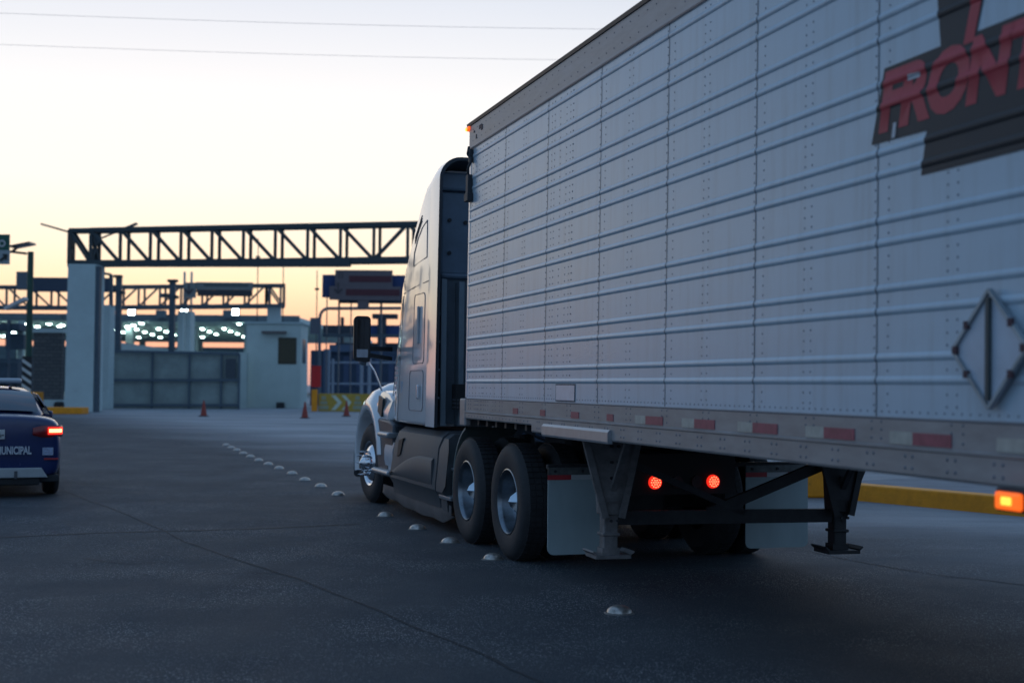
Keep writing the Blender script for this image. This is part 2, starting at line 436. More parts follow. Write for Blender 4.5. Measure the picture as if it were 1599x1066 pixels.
# corner posts (rounded), front wall, roof, rear
def corner(sgn):
    b = MB(); pts = []
    for i in range(9):
        t = i / 8 * math.pi / 2
        pts.append((sgn * (HW + .004 - .16 + .16 * math.cos(t)), .02 + .16 * math.sin(t)))
    pts = [(sgn * (HW + .004), -.02)] + pts + [(sgn * (HW - .3), .18), (sgn * (HW - .3), -.02)]
    b.prism(pts, 0, 'z', 1.41, 4.02)
    return b.build('corner_post', mat('white corner post', (.62, .66, .73), .3, var=.08, coat=.3), trailer, smooth=True)
corner(-1); corner(1)
MB().box(-.99, .99, .10, .17, 1.12, 4.0).build('front_wall', tside, trailer)
MB().box(-HW + .04, HW - .04, YR, -.02, ZR - .05, ZR - .01).build('roof', trail_alu, trailer)
def toprail(sgn):
    b = MB()
    x = lambda d: sgn * (HW + d)
    b.prism([(x(.006), ZT), (x(.010), ZT + .01), (x(.008), ZT + .03), (x(.008), ZR - .05), (x(-.03), ZR - .046), (x(-.03), ZT)], 0, 'y', .04, YR)
    b.mat(1)
    b.prism([(x(.018), ZR - .048), (x(.024), ZR - .02), (x(.0), ZR), (x(-.08), ZR + .004), (x(-.08), ZR - .048)], 0, 'y', .10, YR)
    b.mat(2)
    b.box(min(x(.0065), x(.009)), max(x(.0065), x(.009)), YR, .02, ZT - .006, ZT - .001)
    rr = random.Random(5)
    y = -.1
    while y > YR:
        for z in (ZT + .07, ZR - .1):
            if sgn < 0:
                b.add([(x(.0085), y + .006 * math.cos(t * 1.047), z + .006 * math.sin(t * 1.047)) for t in range(6)] + [(x(.012), y, z)], [(i, (i + 1) % 6, 6) for i in range(6)])
        y -= .1524
    b.mat(3)
    if sgn < 0:                       # scars at the front end of the rail
        for (yy, zz, w, h) in ((-.36, 4.0, .07, .035), (-.42, 3.985, .05, .05), (-.22, 3.93, .025, .04), (-.14, 3.99, .03, .02)):
            b.box(x(.012), x(.007), yy - w / 2, yy + w / 2, zz - h / 2, zz + h / 2)
    return b.build('top_rail', [trail_alu, mat('black roof trim', (.02, .022, .03), .5), dkline, mat('scraped paint', (.10, .06, .06), .7)], trailer)
toprail(-1); toprail(1)
MB().box(-HW + .02, HW - .02, .03, .19, ZR - .09, ZR - .02).build('front_top_rail', trail_alu, trailer, bevel=.02)
def botrail(sgn):
    b = MB(); x = lambda d: sgn * (HW + d)
    def sec(y0, y1, zb):
        b.prism([(x(.004), ZB), (x(.012), ZB - .004), (x(.012), 1.280), (x(.022), 1.275), (x(.022), 1.266), (x(.014), 1.260), (x(.014), zb + .012), (x(.008), zb), (x(-.03), zb), (x(-.03), ZB)], 0, 'y', y0, y1)
    sec(.02, -2.15, 1.205); sec(-2.15, YR, 1.148)
    b.mat(1)
    b.box(min(x(.013), x(.0105)), max(x(.013), x(.0105)), YR, .02, ZB - .012, ZB - .006)
    b.mat(2)
    def riv(y, z, r=.009):
        if sgn > 0: return
        o = x(.0145) if z < 1.27 else x(.0125)
        b.add([(o, y + r * math.cos(t * 1.047), z + r * math.sin(t * 1.047)) for t in range(6)] + [(o - .004, y, z)], [(i, (i + 1) % 6, 6) for i in range(6)])
    for y in seams + [-.15, -.35, -.5, -.75, -1.0]:
        for dy in (.02, -.06):
            for z in (1.381, 1.346, 1.306): riv(y + dy, z, .007)
            for z in (1.381, 1.346, 1.306): riv(y + dy + PAN / 2, z, .007)
    y = -2.3
    while y > YR:
        for dy in (0, -.055):
            for z in (1.236, 1.185): riv(y + dy, z)
        y -= .31
    y = -.15
    while y > -2.1: riv(y, 1.235, .010); y -= .105
    return b.build('bottom_rail', [rail_alu, dkline, rivet], trailer)
botrail(-1); botrail(1)
b = MB(); b.box(-HW - .02, -HW + .05, -.02, .19, 1.13, 1.40); b.box(HW - .05, HW + .02, -.02, .19, 1.13, 1.40)
b.box(-HW + .05, HW - .05, .10, .18, 1.13, 1.40).build('front_bolster', trail_alu, trailer, bevel=.015)
# floor and cross-members
b = MB(); b.box(-HW + .03, HW - .03, YR, .0, 1.25, 1.33)
y = -.3
while y > YR: b.box(-HW + .04, HW - .04, y - .03, y + .03, 1.15, 1.25); y -= .305
b.box(-1.0, 1.0, -2.3, -.05, 1.13, 1.16)
b.build('floor_frame', steel_dk, trailer)
b = MB(); b.box(-HW, HW, YR - .05, YR, 1.15, 4.1); b.box(-.01, .01, YR - .07, YR - .05, 1.2, 4.05)
for x_ in (-.9, -.4, .4, .9): b.tube((x_, YR - .08, 1.2), (x_, YR - .08, 4.0), .015)
b.build('rear_door', tside, trailer)
# aluminium guard on the rail
b = MB(); x = -HW
b.prism([(x - .005, 1.225), (x - .025, 1.228), (x - .042, 1.21), (x - .042, 1.145), (x - .038, 1.13), (x - .005, 1.13)], 0, 'y', -2.5, -3.98)
b.build('rail_guard', bright_alu, trailer)
# white square patch
b = MB(); b.box(x - .006, x - .002, -3.17, -2.74, 1.42, 1.535).mat(1).box(x - .0045, x - .001, -3.182, -2.728, 1.41, 1.545)
b.build('inspection_plate', [mat('pale plate', (.66, .66, .72), .3), dkline], trailer)
# reflective tape
zt_ = 1.313
for i in range(-2, 14):
    s0 = (.001776 - 1 / (1428 - 165.)) * 7751 - .758 * 4 + (i - 2) * .758 - .0
    ob = MB()
    if i < 2: ob.mat(0).box(x - .0165, x - .0122, -(s0 + .28 * random.uniform(.6, .9)), -(s0 + .05), zt_ - .024, zt_ + .024)
    else:
        ob.mat(0).box(x - .0165, x - .0122, -(s0 + .28), -s0, zt_ - .027, zt_ + .027)
        ob.mat(1).box(x - .0160, x - .0122, -s0, -(s0 - .18), zt_ - .027, zt_ + .027)
    if s0 > .1: ob.build('reflective_strip', [red_old, tape_w], trailer)
# hoses and brackets at the front top
b = MB()
b.path([(x - .03, -.03, 3.86), (x - .05, -.06, 3.78), (x - .02, -.11, 3.72), (x - .05, -.08, 3.64), (x - .03, -.03, 3.56), (x - .03, -.04, 3.45)], .014)
b.box(x - .05, x - .004, -.09, .0, 3.38, 3.58); b.box(x - .06, x - .004, -.12, .02, 3.32, 3.40); b.box(x - .04, x - .004, -.10, -.04, 3.70, 3.83)
b.build('hose_bracket', mat('dirty black fitting', (.03, .033, .04), .6, var=.3), trailer, bevel=.008)
# clearance lamp front top
b = MB(); b.box(x - .03, x + .02, .02, .12, 4.035, 4.075)
b.build('marker_lamp', amber_rim, trailer, bevel=.01)
b = MB(); b.tube((x - .012, .09, 4.05), (x - .036, .09, 4.05), .016); b.build('marker_lamp', amber, trailer)
# side marker lamp hanging under the rail
ml = MB().box(x - .045, x + .01, -8.44, -8.24, 1.06, 1.150).build('side_lamp', steel_dk, trailer, bevel=.008)
MB().box(x - .066, x - .046, -8.415, -8.26, 1.068, 1.137).build('lens', amber_rim, ml, bevel=.02)
MB().box(x - .069, x - .0665, -8.365, -8.305, 1.088, 1.118).build('bulb', amber, ml, bevel=.006)
# placard holder (diamond with a dark spine)
ph = bpy.data.objects.new('placard_holder', None); S.collection.objects.link(ph); ph.parent = trailer
cy, cz, hd = -8.18, 1.69, .235
def dia(r, xx0, xx1, bb): bb.prism([(cy - r, cz), (cy, cz - r), (cy + r, cz), (cy, cz + r)], 0, 'x', xx0, xx1)
bb = MB(); dia(hd - .012, x - .028, x - .018, bb); bb.build('placard_plate', mat('grey placard', (.52, .58, .66), .4, var=.1), ph)
bb = MB()
cs = [(cy - hd, cz), (cy, cz - hd), (cy + hd, cz), (cy, cz + hd)]
for (p, q) in zip(cs, cs[1:] + cs[:1]): bb.beam((x - .03, *p), (x - .03, *q), .014, .022, up=(1, 0, 0))
bb.build('placard_frame', mat('worn green grey metal', (.34, .39, .42), .5, .4, var=.3), ph)
bb = MB().box(x - .045, x - .029, cy - .011, cy + .011, cz - hd + .03, cz + hd - .03)
bb.build('placard_spine', mat('dark spine', (.05, .07, .075), .5), ph)
for (dy, dz) in ((.14, .1), (.14, -.1), (-.14, .1), (-.14, -.1), (.215, .0), (-.215, 0)):
    bb = MB(); bb.box(x - .045, x - .03, cy + dy - .013, cy + dy + .013, cz + dz - .016, cz + dz + .016)
    bb.build('placard_clip', mat('rusty clips', (.09, .045, .055), .7), ph)

# decals which hug the ribs
def hug(me_or_poly, name, material, off, cuts=True):
    bm = bmesh.new()
    if isinstance(me_or_poly, list):
        vs = [bm.verts.new((0, -s_, z + .028)) for s_, z in me_or_poly]; bm.faces.new(vs)
    else: bm.from_mesh(me_or_poly)
    lv = sorted(set(round(v, 5) for v in zs))
    zmin = min(v.co.z for v in bm.verts); zmax = max(v.co.z for v in bm.verts)
    for z in lv:
        if zmin < z < zmax:
            bmesh.ops.bisect_plane(bm, geom=bm.verts[:] + bm.edges[:] + bm.faces[:], plane_co=(0, 0, z), plane_no=(0, 0, 1), dist=1e-5)
    for v in bm.verts: v.co.x = -(HW + rib_off(v.co.z) + off)
    me = bpy.data.meshes.new(name); bm.to_mesh(me); bm.free(); me.materials.append(material)
    o = bpy.data.objects.new(name, me); S.collection.objects.link(o); o.parent = trailer
    return o
hug([(7.26, 2.63), (7.70, 2.62), (7.66, 2.43), (11.2, 2.43), (11.3, 2.965), (8.05, 2.965), (8.28, 3.62), (7.72, 3.62), (7.80, 2.965), (7.365, 2.965)], 'decal', decal_m, .003)
hug([(7.96, 2.93), (8.03, 2.93), (8.20, 3.45), (8.13, 3.45)], 'decal_stroke', decal_r, .0045)
hug([(7.555, 2.868), (7.65, 2.865), (7.66, 2.885), (7.57, 2.893)], 'peeled_patch', mat('bare white patch', (.55, .58, .62), .5), .006)
hug([(7.43, 2.632), (7.46, 2.632), (7.47, 2.70), (7.445, 2.70)], 'peeled_patch', mat('bare white patch', (.55, .58, .62), .5), .006)
tm = text_mesh('FRONT', .345, shear=.20, bold=.020, ext=0)
wid = max(v.co.x for v in tm.vertices)
for v in tm.vertices:
    xx, yy = v.co.x, v.co.y
    v.co = (0, -(7.32 + xx * (1.20 / wid)), 2.718 + yy)
hug(tm, 'decal_letters', decal_r, .0045)

# landing gear: a near leg and a far leg, braced
steel_g2 = mat('primer grey leg steel', (.20, .19, .19), .6, .2, var=.35, scale=9)
def gear(sx):
    root = MB(); X = sx * .98
    gm_ = steel_g2 if sx < 0 else steel_dk
    root.hexa([(X - .075, -3.375, .56), (X + .075, -3.375, .56), (X + .075, -3.225, .56), (X - .075, -3.225, .56), (X - .11, -3.375, 1.15), (X + .11, -3.375, 1.15), (X + .11, -3.225, 1.15), (X - .11, -3.225, 1.15)])
    root.box(X - .055, X + .055, -3.355, -3.245, .29, .56); root.box(X - .07, X + .07, -3.37, -3.23, .40, .425)
    leg = root.build('landing_leg', gm_, trailer, bevel=.008)
    w = MB(); xo = .24; xi = .20
    w.prism([(X - xo, 1.14), (X + xi, 1.14), (X + .06, .66), (X - .06, .66)], 0, 'y', -3.392, -3.377)
    for xa, xb in ((X - xo, X - .065), (X + xi, X + .065)): w.beam((xa, -3.40, 1.15), (xb, -3.40, .54), .05, .03, up=(0, 1, 0))
    for yy, y2 in ((-2.98, -3.24), (-3.70, -3.38)): w.beam((X, yy, 1.16), (X, y2, .75), .03, .045, up=(1, 0, 0))
    w.build('gusset', gm_, leg)
    for zz in (1.08, .96, .84, .52):
        for dx in (-.02, .035): MB().tube((X + dx, -3.392, zz), (X + dx, -3.41, zz), .012, n=8).build('bolt', steel_dk, leg)
    if sx < 0:
        q = MB(); q.tube((X - .08, -3.30, 1.02), (X - .13, -3.30, 1.02), .022); q.tube((X - .12, -3.30, 1.02), (X - .12, -3.18, .99), .012)
        q.box(X - .1, X - .08, -3.34, -3.26, .93, 1.07); q.build('crank', steel_dk, leg)
    ft = MB(); ft.box(X - .14, X + .14, -3.42, -3.18, .235, .262); ft.add([], [])
    ft.prism([(X - .14, .262), (X - .17, .285), (X - .16, .295), (X - .13, .272)], 0, 'y', -3.42, -3.18)
    ft.prism([(X + .14, .262), (X + .17, .285), (X + .16, .295), (X + .13, .272)], 0, 'y', -3.42, -3.18)
    ft.box(X - .07, X + .07, -3.36, -3.24, .262, .31); ft.build('foot', steel_g2 if sx < 0 else steel_dk, leg)
    return leg
for sg in (-1, 1): gear(sg).location.y = .22
b = MB()
b.box(-.92, .92, -3.33, -3.27, .48, .585)
b.beam((-.15, -3.30, .56), (.93, -3.30, .97), .05, .085)
b.beam((.15, -3.31, .56), (-.93, -3.31, 1.0), .04, .05)
b.beam((1.0, -3.34, .48), (1.28, -3.36, 1.14), .04, .035)
b.prism([(.72, 1.16), (1.25, 1.16), (1.08, .95), (.88, .95)], 0, 'y', -3.36, -3.24)
b.build('landing_brace', steel_dk, trailer).location.y = .22

# wheels of any size: tyre > rim > hub
def wheel(parent, name, x_out, y, z, r, w, sgn, dual=False, kind='drive'):
    """x_out: outer face x; sgn -1 for left"""
    wr = bpy.data.objects.new(name, None); S.collection.objects.link(wr); wr.parent = parent; wr.location = (x_out, y, z)
    s_ = -sgn                        # inward direction
    t = MB(); rin = r * .56
    def one(o):
        t.lathe_x((0, 0, 0), [(s_ * (o + .03), rin), (s_ * (o + .012), rin + .012), (s_ * (o + .0), rin + .05), (s_ * (o - .004), r * .80), (s_ * (o + .004), r * .90), (s_ * (o + .025), r * .965), (s_ * (o + .05), r * .99),
                             (s_ * (o + .055), r), (s_ * (o + w - .055), r), (s_ * (o + w - .05), r * .99), (s_ * (o + w), r * .88), (s_ * (o + w - .01), rin)], 56)
    one(0)
    if dual: one(w + .06)
    # tread grooves as raised lugs
    for q in range(60):
        a = 2 * math.pi * q / 60
        for o in ([0] if not dual else [0, w + .06]):
            for u0, u1 in ((.05, .1), (w * .5 - .03, w * .5 + .03), (w - .1, w - .05)):
                c = Vector((s_ * (o + (u0 + u1) / 2), math.cos(a) * (r + .001), math.sin(a) * (r + .001)))
                tg = Vector((0, -math.sin(a), math.cos(a))); nn = Vector((0, math.cos(a), math.sin(a))); hx = (u1 - u0) / 2; ht = math.pi * r / 60 * .72
                vs = [c + Vector((sx * hx, 0, 0)) + tg * st * ht + nn * h for h in (-.004, .006) for sx, st in ((-1, -1), (1, -1), (1, 1), (-1, 1))]
                t.hexa(vs)
    t.build('tyre', tyre_m, wr, smooth=True)
    rm = MB()
    if kind == 'drive':
        rm.lathe_x((0, 0, 0), [(s_ * .028, rin + .004), (s_ * .012, rin + .006), (s_ * .008, rin - .004), (s_ * .02, rin - .016), (s_ * .05, rin - .022), (s_ * .13, rin - .035), (s_ * .16, rin - .05), (s_ * .175, rin * .66), (s_ * .17, rin * .45), (s_ * .17, .0)], 48)
        hb = MB(); hb.lathe_x((0, 0, 0), [(s_ * .172, .118), (s_ * .165, .115), (s_ * .12, .105), (s_ * .115, .1), (s_ * .04, .045), (s_ * .02, .0)], 4)
        for q in range(10):
            a = 2 * math.pi * q / 10; hb.tube((s_ * .17, .165 * math.cos(a), .165 * math.sin(a)), (s_ * .12, .165 * math.cos(a), .165 * math.sin(a)), .014, .01, n=8)
    elif kind == 'steer':
        rm.lathe_x((0, 0, 0), [(s_ * .028, rin + .004), (s_ * .008, rin + .004), (s_ * .02, rin - .02), (s_ * .05, rin - .035), (s_ * .01, rin * .72), (s_ * -.02, rin * .5), (s_ * -.02, 0)], 48)
        hb = MB(); hb.lathe_x((0, 0, 0), [(s_ * -.02, .12), (s_ * -.07, .105), (s_ * -.09, .07), (s_ * -.13, .0)], 24)
        for q in range(10):
            a = 2 * math.pi * q / 10; p = (.155 * math.cos(a), .155 * math.sin(a)); hb.tube((s_ * -.015, *p), (s_ * -.06, *p), .017, .016, n=8); hb.tube((s_ * -.06, *p), (s_ * -.13, *p), .014, .003, n=8)
    else:
        rm.lathe_x((0, 0, 0), [(s_ * .03, rin + .004), (s_ * .012, rin), (s_ * .03, rin - .02), (s_ * .05, rin * .6), (s_ * .03, .05), (s_ * .03, 0)], 32)
        hb = MB(); hb.tube((s_ * .03, 0, 0), (s_ * .02, 0, 0), .04)
        for q in range(5):
            a = 2 * math.pi * q / 5; hb.beam((s_ * .03, .03 * math.cos(a), .03 * math.sin(a)), (s_ * .02, rin * .95 * math.cos(a), rin * .95 * math.sin(a)), .05, .02, up=(1, 0, 0))
    rmo = rm.build('rim', polish if kind == 'drive' else chrome if kind == 'steer' else bright_alu, wr, smooth=True)
    hb.build('hub', chrome, rmo, smooth=True)
    return wr
for yy in (-13.2, -14.5):
    for sg in (-1, 1):
        wheel(trailer, 'trailer_wheel', sg * 1.27, yy, .51, .51, .26, sg, dual=True)
    MB().box(-1, 1, yy - .08, yy + .08, .45, .6).build('axle', steel_dk, trailer)
MB().box(-.5, -.35, -15.5, -12.2, .75, 1.15).box(.35, .5, -15.5, -12.2, .75, 1.15).build('bogie_frame', steel_dk, trailer)

# ================================================================== TRACTOR
YAW_K = R(18.2)
trk = thing('semi_truck', 'white sleeper cab truck tractor with grey side fairings pulling the long trailer', 'truck', (.916, 13.03, 0), YAW_K)
def rring(y, w, zb, zt, r, n=5, wt=None):
    """rounded-rect ring at station y; wt = half width at top"""
    wt = w if wt is None else wt
    pts = []
    def arc(cx, cz, a0, a1, rr):
        for i in range(n + 1):
            a = a0 + (a1 - a0) * i / n; pts.append((cx + rr * math.cos(a), y, cz + rr * math.sin(a)))
    arc(w - .05, zb + .05, -math.pi / 2, 0, .05)
    arc(wt - r, zt - r, 0, math.pi / 2, r)
    arc(-(wt - r), zt - r, math.pi / 2, math.pi, r)
    arc(-(w - .05), zb + .05, math.pi, 1.5 * math.pi, .05)
    return pts
ST = [  # y, w, zb, zt, r, wt
    (2.20, 1.215, 1.09, 3.92, .20, 1.18), (2.45, 1.215, 1.09, 3.86, .20, 1.18), (2.7, 1.215, 1.09, 3.70, .20, 1.175), (3.0, 1.21, 1.09, 3.47, .20, 1.165),
    (3.3, 1.205, 1.09, 3.24, .2, 1.15), (3.6, 1.20, 1.09, 3.02, .18, 1.13), (3.85, 1.18, 1.09, 2.84, .15, 1.10), (4.05, 1.15, 1.1, 2.66, .15, 1.06),
    (4.3, 1.11, 1.1, 2.34, .15, 1.02), (4.6, 1.06, 1.1, 1.95, .12, .99)]
cab = MB().loft([rring(a, b, c, d, e, wt=f) for a, b, c, d, e, f in ST]).build('cab_shell', white, trk, smooth=True, angle=50)
def cw(y, z=2.0):
    for (a, w, zb, zt, r, wt), (a2, w2, zb2, zt2, r2, wt2) in zip(ST, ST[1:]):
        if a <= y <= a2 or a2 is ST[-1][0]:
            t = max(0, min(1, (y - a) / (a2 - a)))
            zt_ = zt + (zt2 - zt) * t; W_ = w + (w2 - w) * t; T_ = wt + (wt2 - wt) * t; rr = r + (r2 - r) * t
            q = max(0, min(1, (z - 1.14) / (zt_ - rr - 1.14))); return W_ + (T_ - W_) * q
    return ST[0][1]
def line_on_cab(bb, pts, wd=.010, prd=.004, sgn=-1):
    for (y0_, z0_), (y1_, z1_) in zip(pts, pts[1:]):
        bb.beam((sgn * (cw(y0_, z0_) + prd * .3), y0_, z0_), (sgn * (cw(y1_, z1_) + prd * .3), y1_, z1_), prd * 2, wd, up=(0, .001, 1) if abs(z1_ - z0_) < abs(y1_ - y0_) else (0, 1, 0))
def rrect(y0_, y1_, z0_, z1_, r, n=4):
    P = []
    for (cy_, cz_, a0) in ((y1_ - r, z0_ + r, -90), (y1_ - r, z1_ - r, 0), (y0_ + r, z1_ - r, 90), (y0_ + r, z0_ + r, 180)):
        for i in range(n + 1):
            a = R(a0 + 90 * i / n); P.append((cy_ + r * math.cos(a), cz_ + r * math.sin(a)))
    return P + P[:1]
for sg in (-1, 1):
    for ln in ([(2.24, 2.68), (3.0, 2.65), (3.6, 2.62)], [(2.225, 1.1), (2.225, 3.6)], [(3.62, 1.12), (3.62, 2.6)], [(4.45, 1.15), (4.45, 2.0)]):
        bb = MB(); line_on_cab(bb, ln, sgn=sg); bb.build('panel_joint', mat('shut line', (.10, .11, .13), .6), trk)
def panel(nm, ol, sg=-1):
    bb = MB(); line_on_cab(bb, ol, wd=.008, prd=.004, sgn=sg); return bb.build(nm, mat('rubber seal', (.11, .12, .15), .5), trk)
for sg in (-1, 1):
    panel('sleeper_window', rrect(2.38, 2.90, 1.78, 2.56, .06), sg)
    hp = panel('luggage_door', rrect(2.38, 3.04, 1.25, 1.70, .06), sg)
    panel('roof_window', [(2.34, 2.95), (3.02, 2.90), (3.0, 3.05), (2.82, 3.19), (2.6, 3.30), (2.36, 3.36), (2.34, 2.95)], sg)
    q = MB(); xx = sg * (cw(2.5, 1.45) + .02); q.box(xx - .02, xx + .02, 2.50, 2.545, 1.38, 1.54); q.build('handle', chrome, hp, bevel=.012)
    q = MB(); xx = sg * (cw(2.6, 2.1) + .012); q.box(xx - .015, xx + .015, 2.60, 2.63, 2.0, 2.42); q.build('grab_bar', bright_alu, trk, bevel=.01)
q = MB()
for i in range(3): line_on_cab(q, [(2.62, 3.38 + i * .03), (2.98, 3.16 + i * .03)], wd=.008)
q.build('roof_vent', mat('vent black', (.03, .03, .035), .6), trk)
# stickers on the side
q = MB(); xx = -(cw(3.5, 1.5) + .003); q.box(xx - .002, xx, 3.40, 3.52, 1.44, 1.58); q.build('sticker', mat('pale blue sticker', (.16, .30, .42), .5, var=.35, scale=60), trk)
q = MB()
for zz in (1.27, 1.315, 1.36): q.box(xx - .002, xx, 3.28, 3.50, zz, zz + .028)
q.build('sticker', mat('faded red sticker', (.50, .33, .35), .5, var=.3, scale=70), trk)
q = MB(); xx = -(cw(3.9, 1.6) + .003)
for i in range(6): q.box(xx - .003, xx, 3.80, 3.98, 1.42 + i * .06, 1.46 + i * .06)
q.build('sticker', mat('faded pink sticker', (.52, .40, .44), .5, var=.3, scale=70), trk)
# side extenders and hollow roof fairing lip behind the sleeper
def ushell(y0_, y1_, w, wt, zb, zt, r, th):
    o = []; i_ = []
    def ring(W_, T_, Z, rr):
        P = [(-W_, zb)]
        for k_ in range(7):
            a = math.pi - math.pi / 2 * k_ / 6; P.append((-(T_ - rr) + rr * math.cos(a), Z - rr + rr * math.sin(a)))
        P += [(-x_, z_) for x_, z_ in reversed(P)]
        return P
    A = ring(w, wt, zt, r); B = ring(w - th, wt - th, zt - th, r - th * .7)
    n = len(A); bb = MB()
    vs = [(p[0], y0_, p[1]) for p in A] + [(p[0], y1_, p[1]) for p in A]; bb.mat(0).add(vs, [(i, i + 1, n + i + 1, n + i) for i in range(n - 1)])
    vs = [(p[0], y0_, p[1]) for p in B] + [(p[0], y1_, p[1]) for p in B]; bb.mat(1).add(vs, [(i, i + 1, n + i + 1, n + i) for i in range(n - 1)])
    vs = [(p[0], y0_, p[1]) for p in A] + [(p[0], y0_, p[1]) for p in B]; bb.mat(1).add(vs, [(i, i + 1, n + i + 1, n + i) for i in range(n - 1)])
    return bb
def fairing_ring(y, w, wt, zb, zt, r):
    P = [(-w, y, zb)]
    for k_ in range(9):
        a = math.pi - math.pi / 2 * k_ / 8; P.append((-(wt - r) + r * math.cos(a), y, zt - r + r * math.sin(a)))
    return P + [(-p[0], p[1], p[2]) for p in reversed(P)]
bb = MB(); rs = [fairing_ring(y, w, wt, 1.09, zt, r) for y, w, wt, zt, r in ((1.80, 1.235, 1.20, 3.985, .24), (2.0, 1.235, 1.20, 3.985, .24), (2.21, 1.225, 1.19, 3.93, .22))]
bb.mat(0).loft(rs, cap=False, closed=False)
ri = [fairing_ring(y, w - .035, wt - .035, 1.09, zt - .035, r - .02) for y, w, wt, zt, r in ((1.80, 1.235, 1.20, 3.985, .24), (2.21, 1.225, 1.19, 3.93, .22))]
bb.mat(1).loft(ri, cap=False, closed=False)
bb.mat(1).loft([rs[0], ri[0]], cap=False, closed=False)
bb.build('side_extender', [white, mat('black edge rubber', (.03, .035, .045), .6)], trk, smooth=True)
bb = MB(); bb.box(-1.16, 1.16, 2.15, 2.199, 1.12, 2.72); bb.build('sleeper_back', mat('sleeper back', (.16, .20, .24), .6, var=.12), trk)
bb = MB(); bb.box(-1.10, 1.10, 2.12, 2.199, 2.74, 3.66); bb.box(-1.12, 1.12, 2.06, 2.199, 3.66, 3.86)
bb.box(-1.1, 1.1, 2.08, 2.19, 2.70, 2.76)
o = bb.build('fairing_inner', mat('fairing inner blue grey', (.13, .18, .24), .5, var=.15), trk, bevel=.03)
for (xx, zz) in ((-1.0, 3.34), (-1.0, 2.98), (-.82, 3.32), (-.7, 3.0)):
    bb = MB(); bb.tube((xx, 2.13, zz), (xx, 2.10, zz), .022, n=10); bb.build('bolt', steel_dk, trk)
bb = MB(); bb.box(-.92, -.86, 1.98, 2.15, 1.1, 2.66); bb.box(-.55, -.49, 1.98, 2.15, 1.1, 2.66); bb.box(-1.14, -1.08, 1.9, 2.15, 1.1, 2.68)
for zz in (1.4, 1.7, 2.0, 2.3, 2.55): bb.tube((-1.19, 1.85, zz), (-1.165, 1.85, zz), .014, n=8)
bb.build('back_post', mat('back post grey', (.20, .25, .29), .55, var=.1), trk, bevel=.01)
bb = MB(); bb.path([(-.7, 1.7, 1.2), (-.72, 1.6, 1.45), (-.75, 1.75, 1.75), (-.76, 2.1, 1.95), (-.76, 2.14, 2.0)], .02)
bb.path([(-.6, 1.5, 1.1), (-.6, 1.4, 1.35), (-.63, 1.6, 1.6), (-.66, 2.0, 1.8), (-.66, 2.14, 1.85)], .02); bb.box(-1.0, -.86, 1.75, 1.95, 1.28, 1.55)
bb.build('air_hose', rubber, trk)
# windscreen, door windows
q = MB()
q.add([(-.93, 4.08, 2.65), (.93, 4.08, 2.65), (.90, 4.60, 1.98), (-.90, 4.60, 1.98)], [(0, 1, 2, 3)])
q.add([(-.93, 4.075, 2.645), (.93, 4.075, 2.645), (.90, 4.595, 1.97), (-.90, 4.595, 1.97)], [(3, 2, 1, 0)])
q.build('windscreen', glass, trk)
for sg in (-1, 1):
    q = MB(); P = [(3.72, 1.95), (4.50, 1.82), (4.40, 2.08), (4.02, 2.50), (3.74, 2.52)]
    vs = [(sg * (cw(y, z) + .006), y, z) for y, z in P]; q.add(vs + [(v[0] - sg * .01, v[1], v[2]) for v in vs], [tuple(range(5)), (9, 8, 7, 6, 5)] + [(i, (i + 1) % 5, 5 + (i + 1) % 5, 5 + i) for i in range(5)])
    q.build('door_window', glass, trk)
# hood
hood = MB().loft([rring(4.55, 1.0, 1.0, 1.92, .2, wt=.86), rring(5.0, .96, .95, 1.86, .2, wt=.78), rring(5.6, .90, .9, 1.76, .22, wt=.68), rring(6.2, .84, .85, 1.55, .25, wt=.6), rring(6.5, .78, .8, 1.25, .2, wt=.58)]).build('hood', white, trk, smooth=True, angle=60)
q = MB(); q.box(-.5, .5, 6.5, 6.56, .75, 1.3)
for i in range(6): q.box(-.48, .48, 6.56, 6.58, .8 + i * .08, .83 + i * .08)
q.build('grille', chrome, trk, bevel=.01)
q = MB().loft([rring(6.15, 1.2, .28, .66, .08), rring(6.5, 1.12, .28, .68, .1), rring(6.72, .85, .3, .66, .1)]).build('bumper', plas, trk, smooth=True)
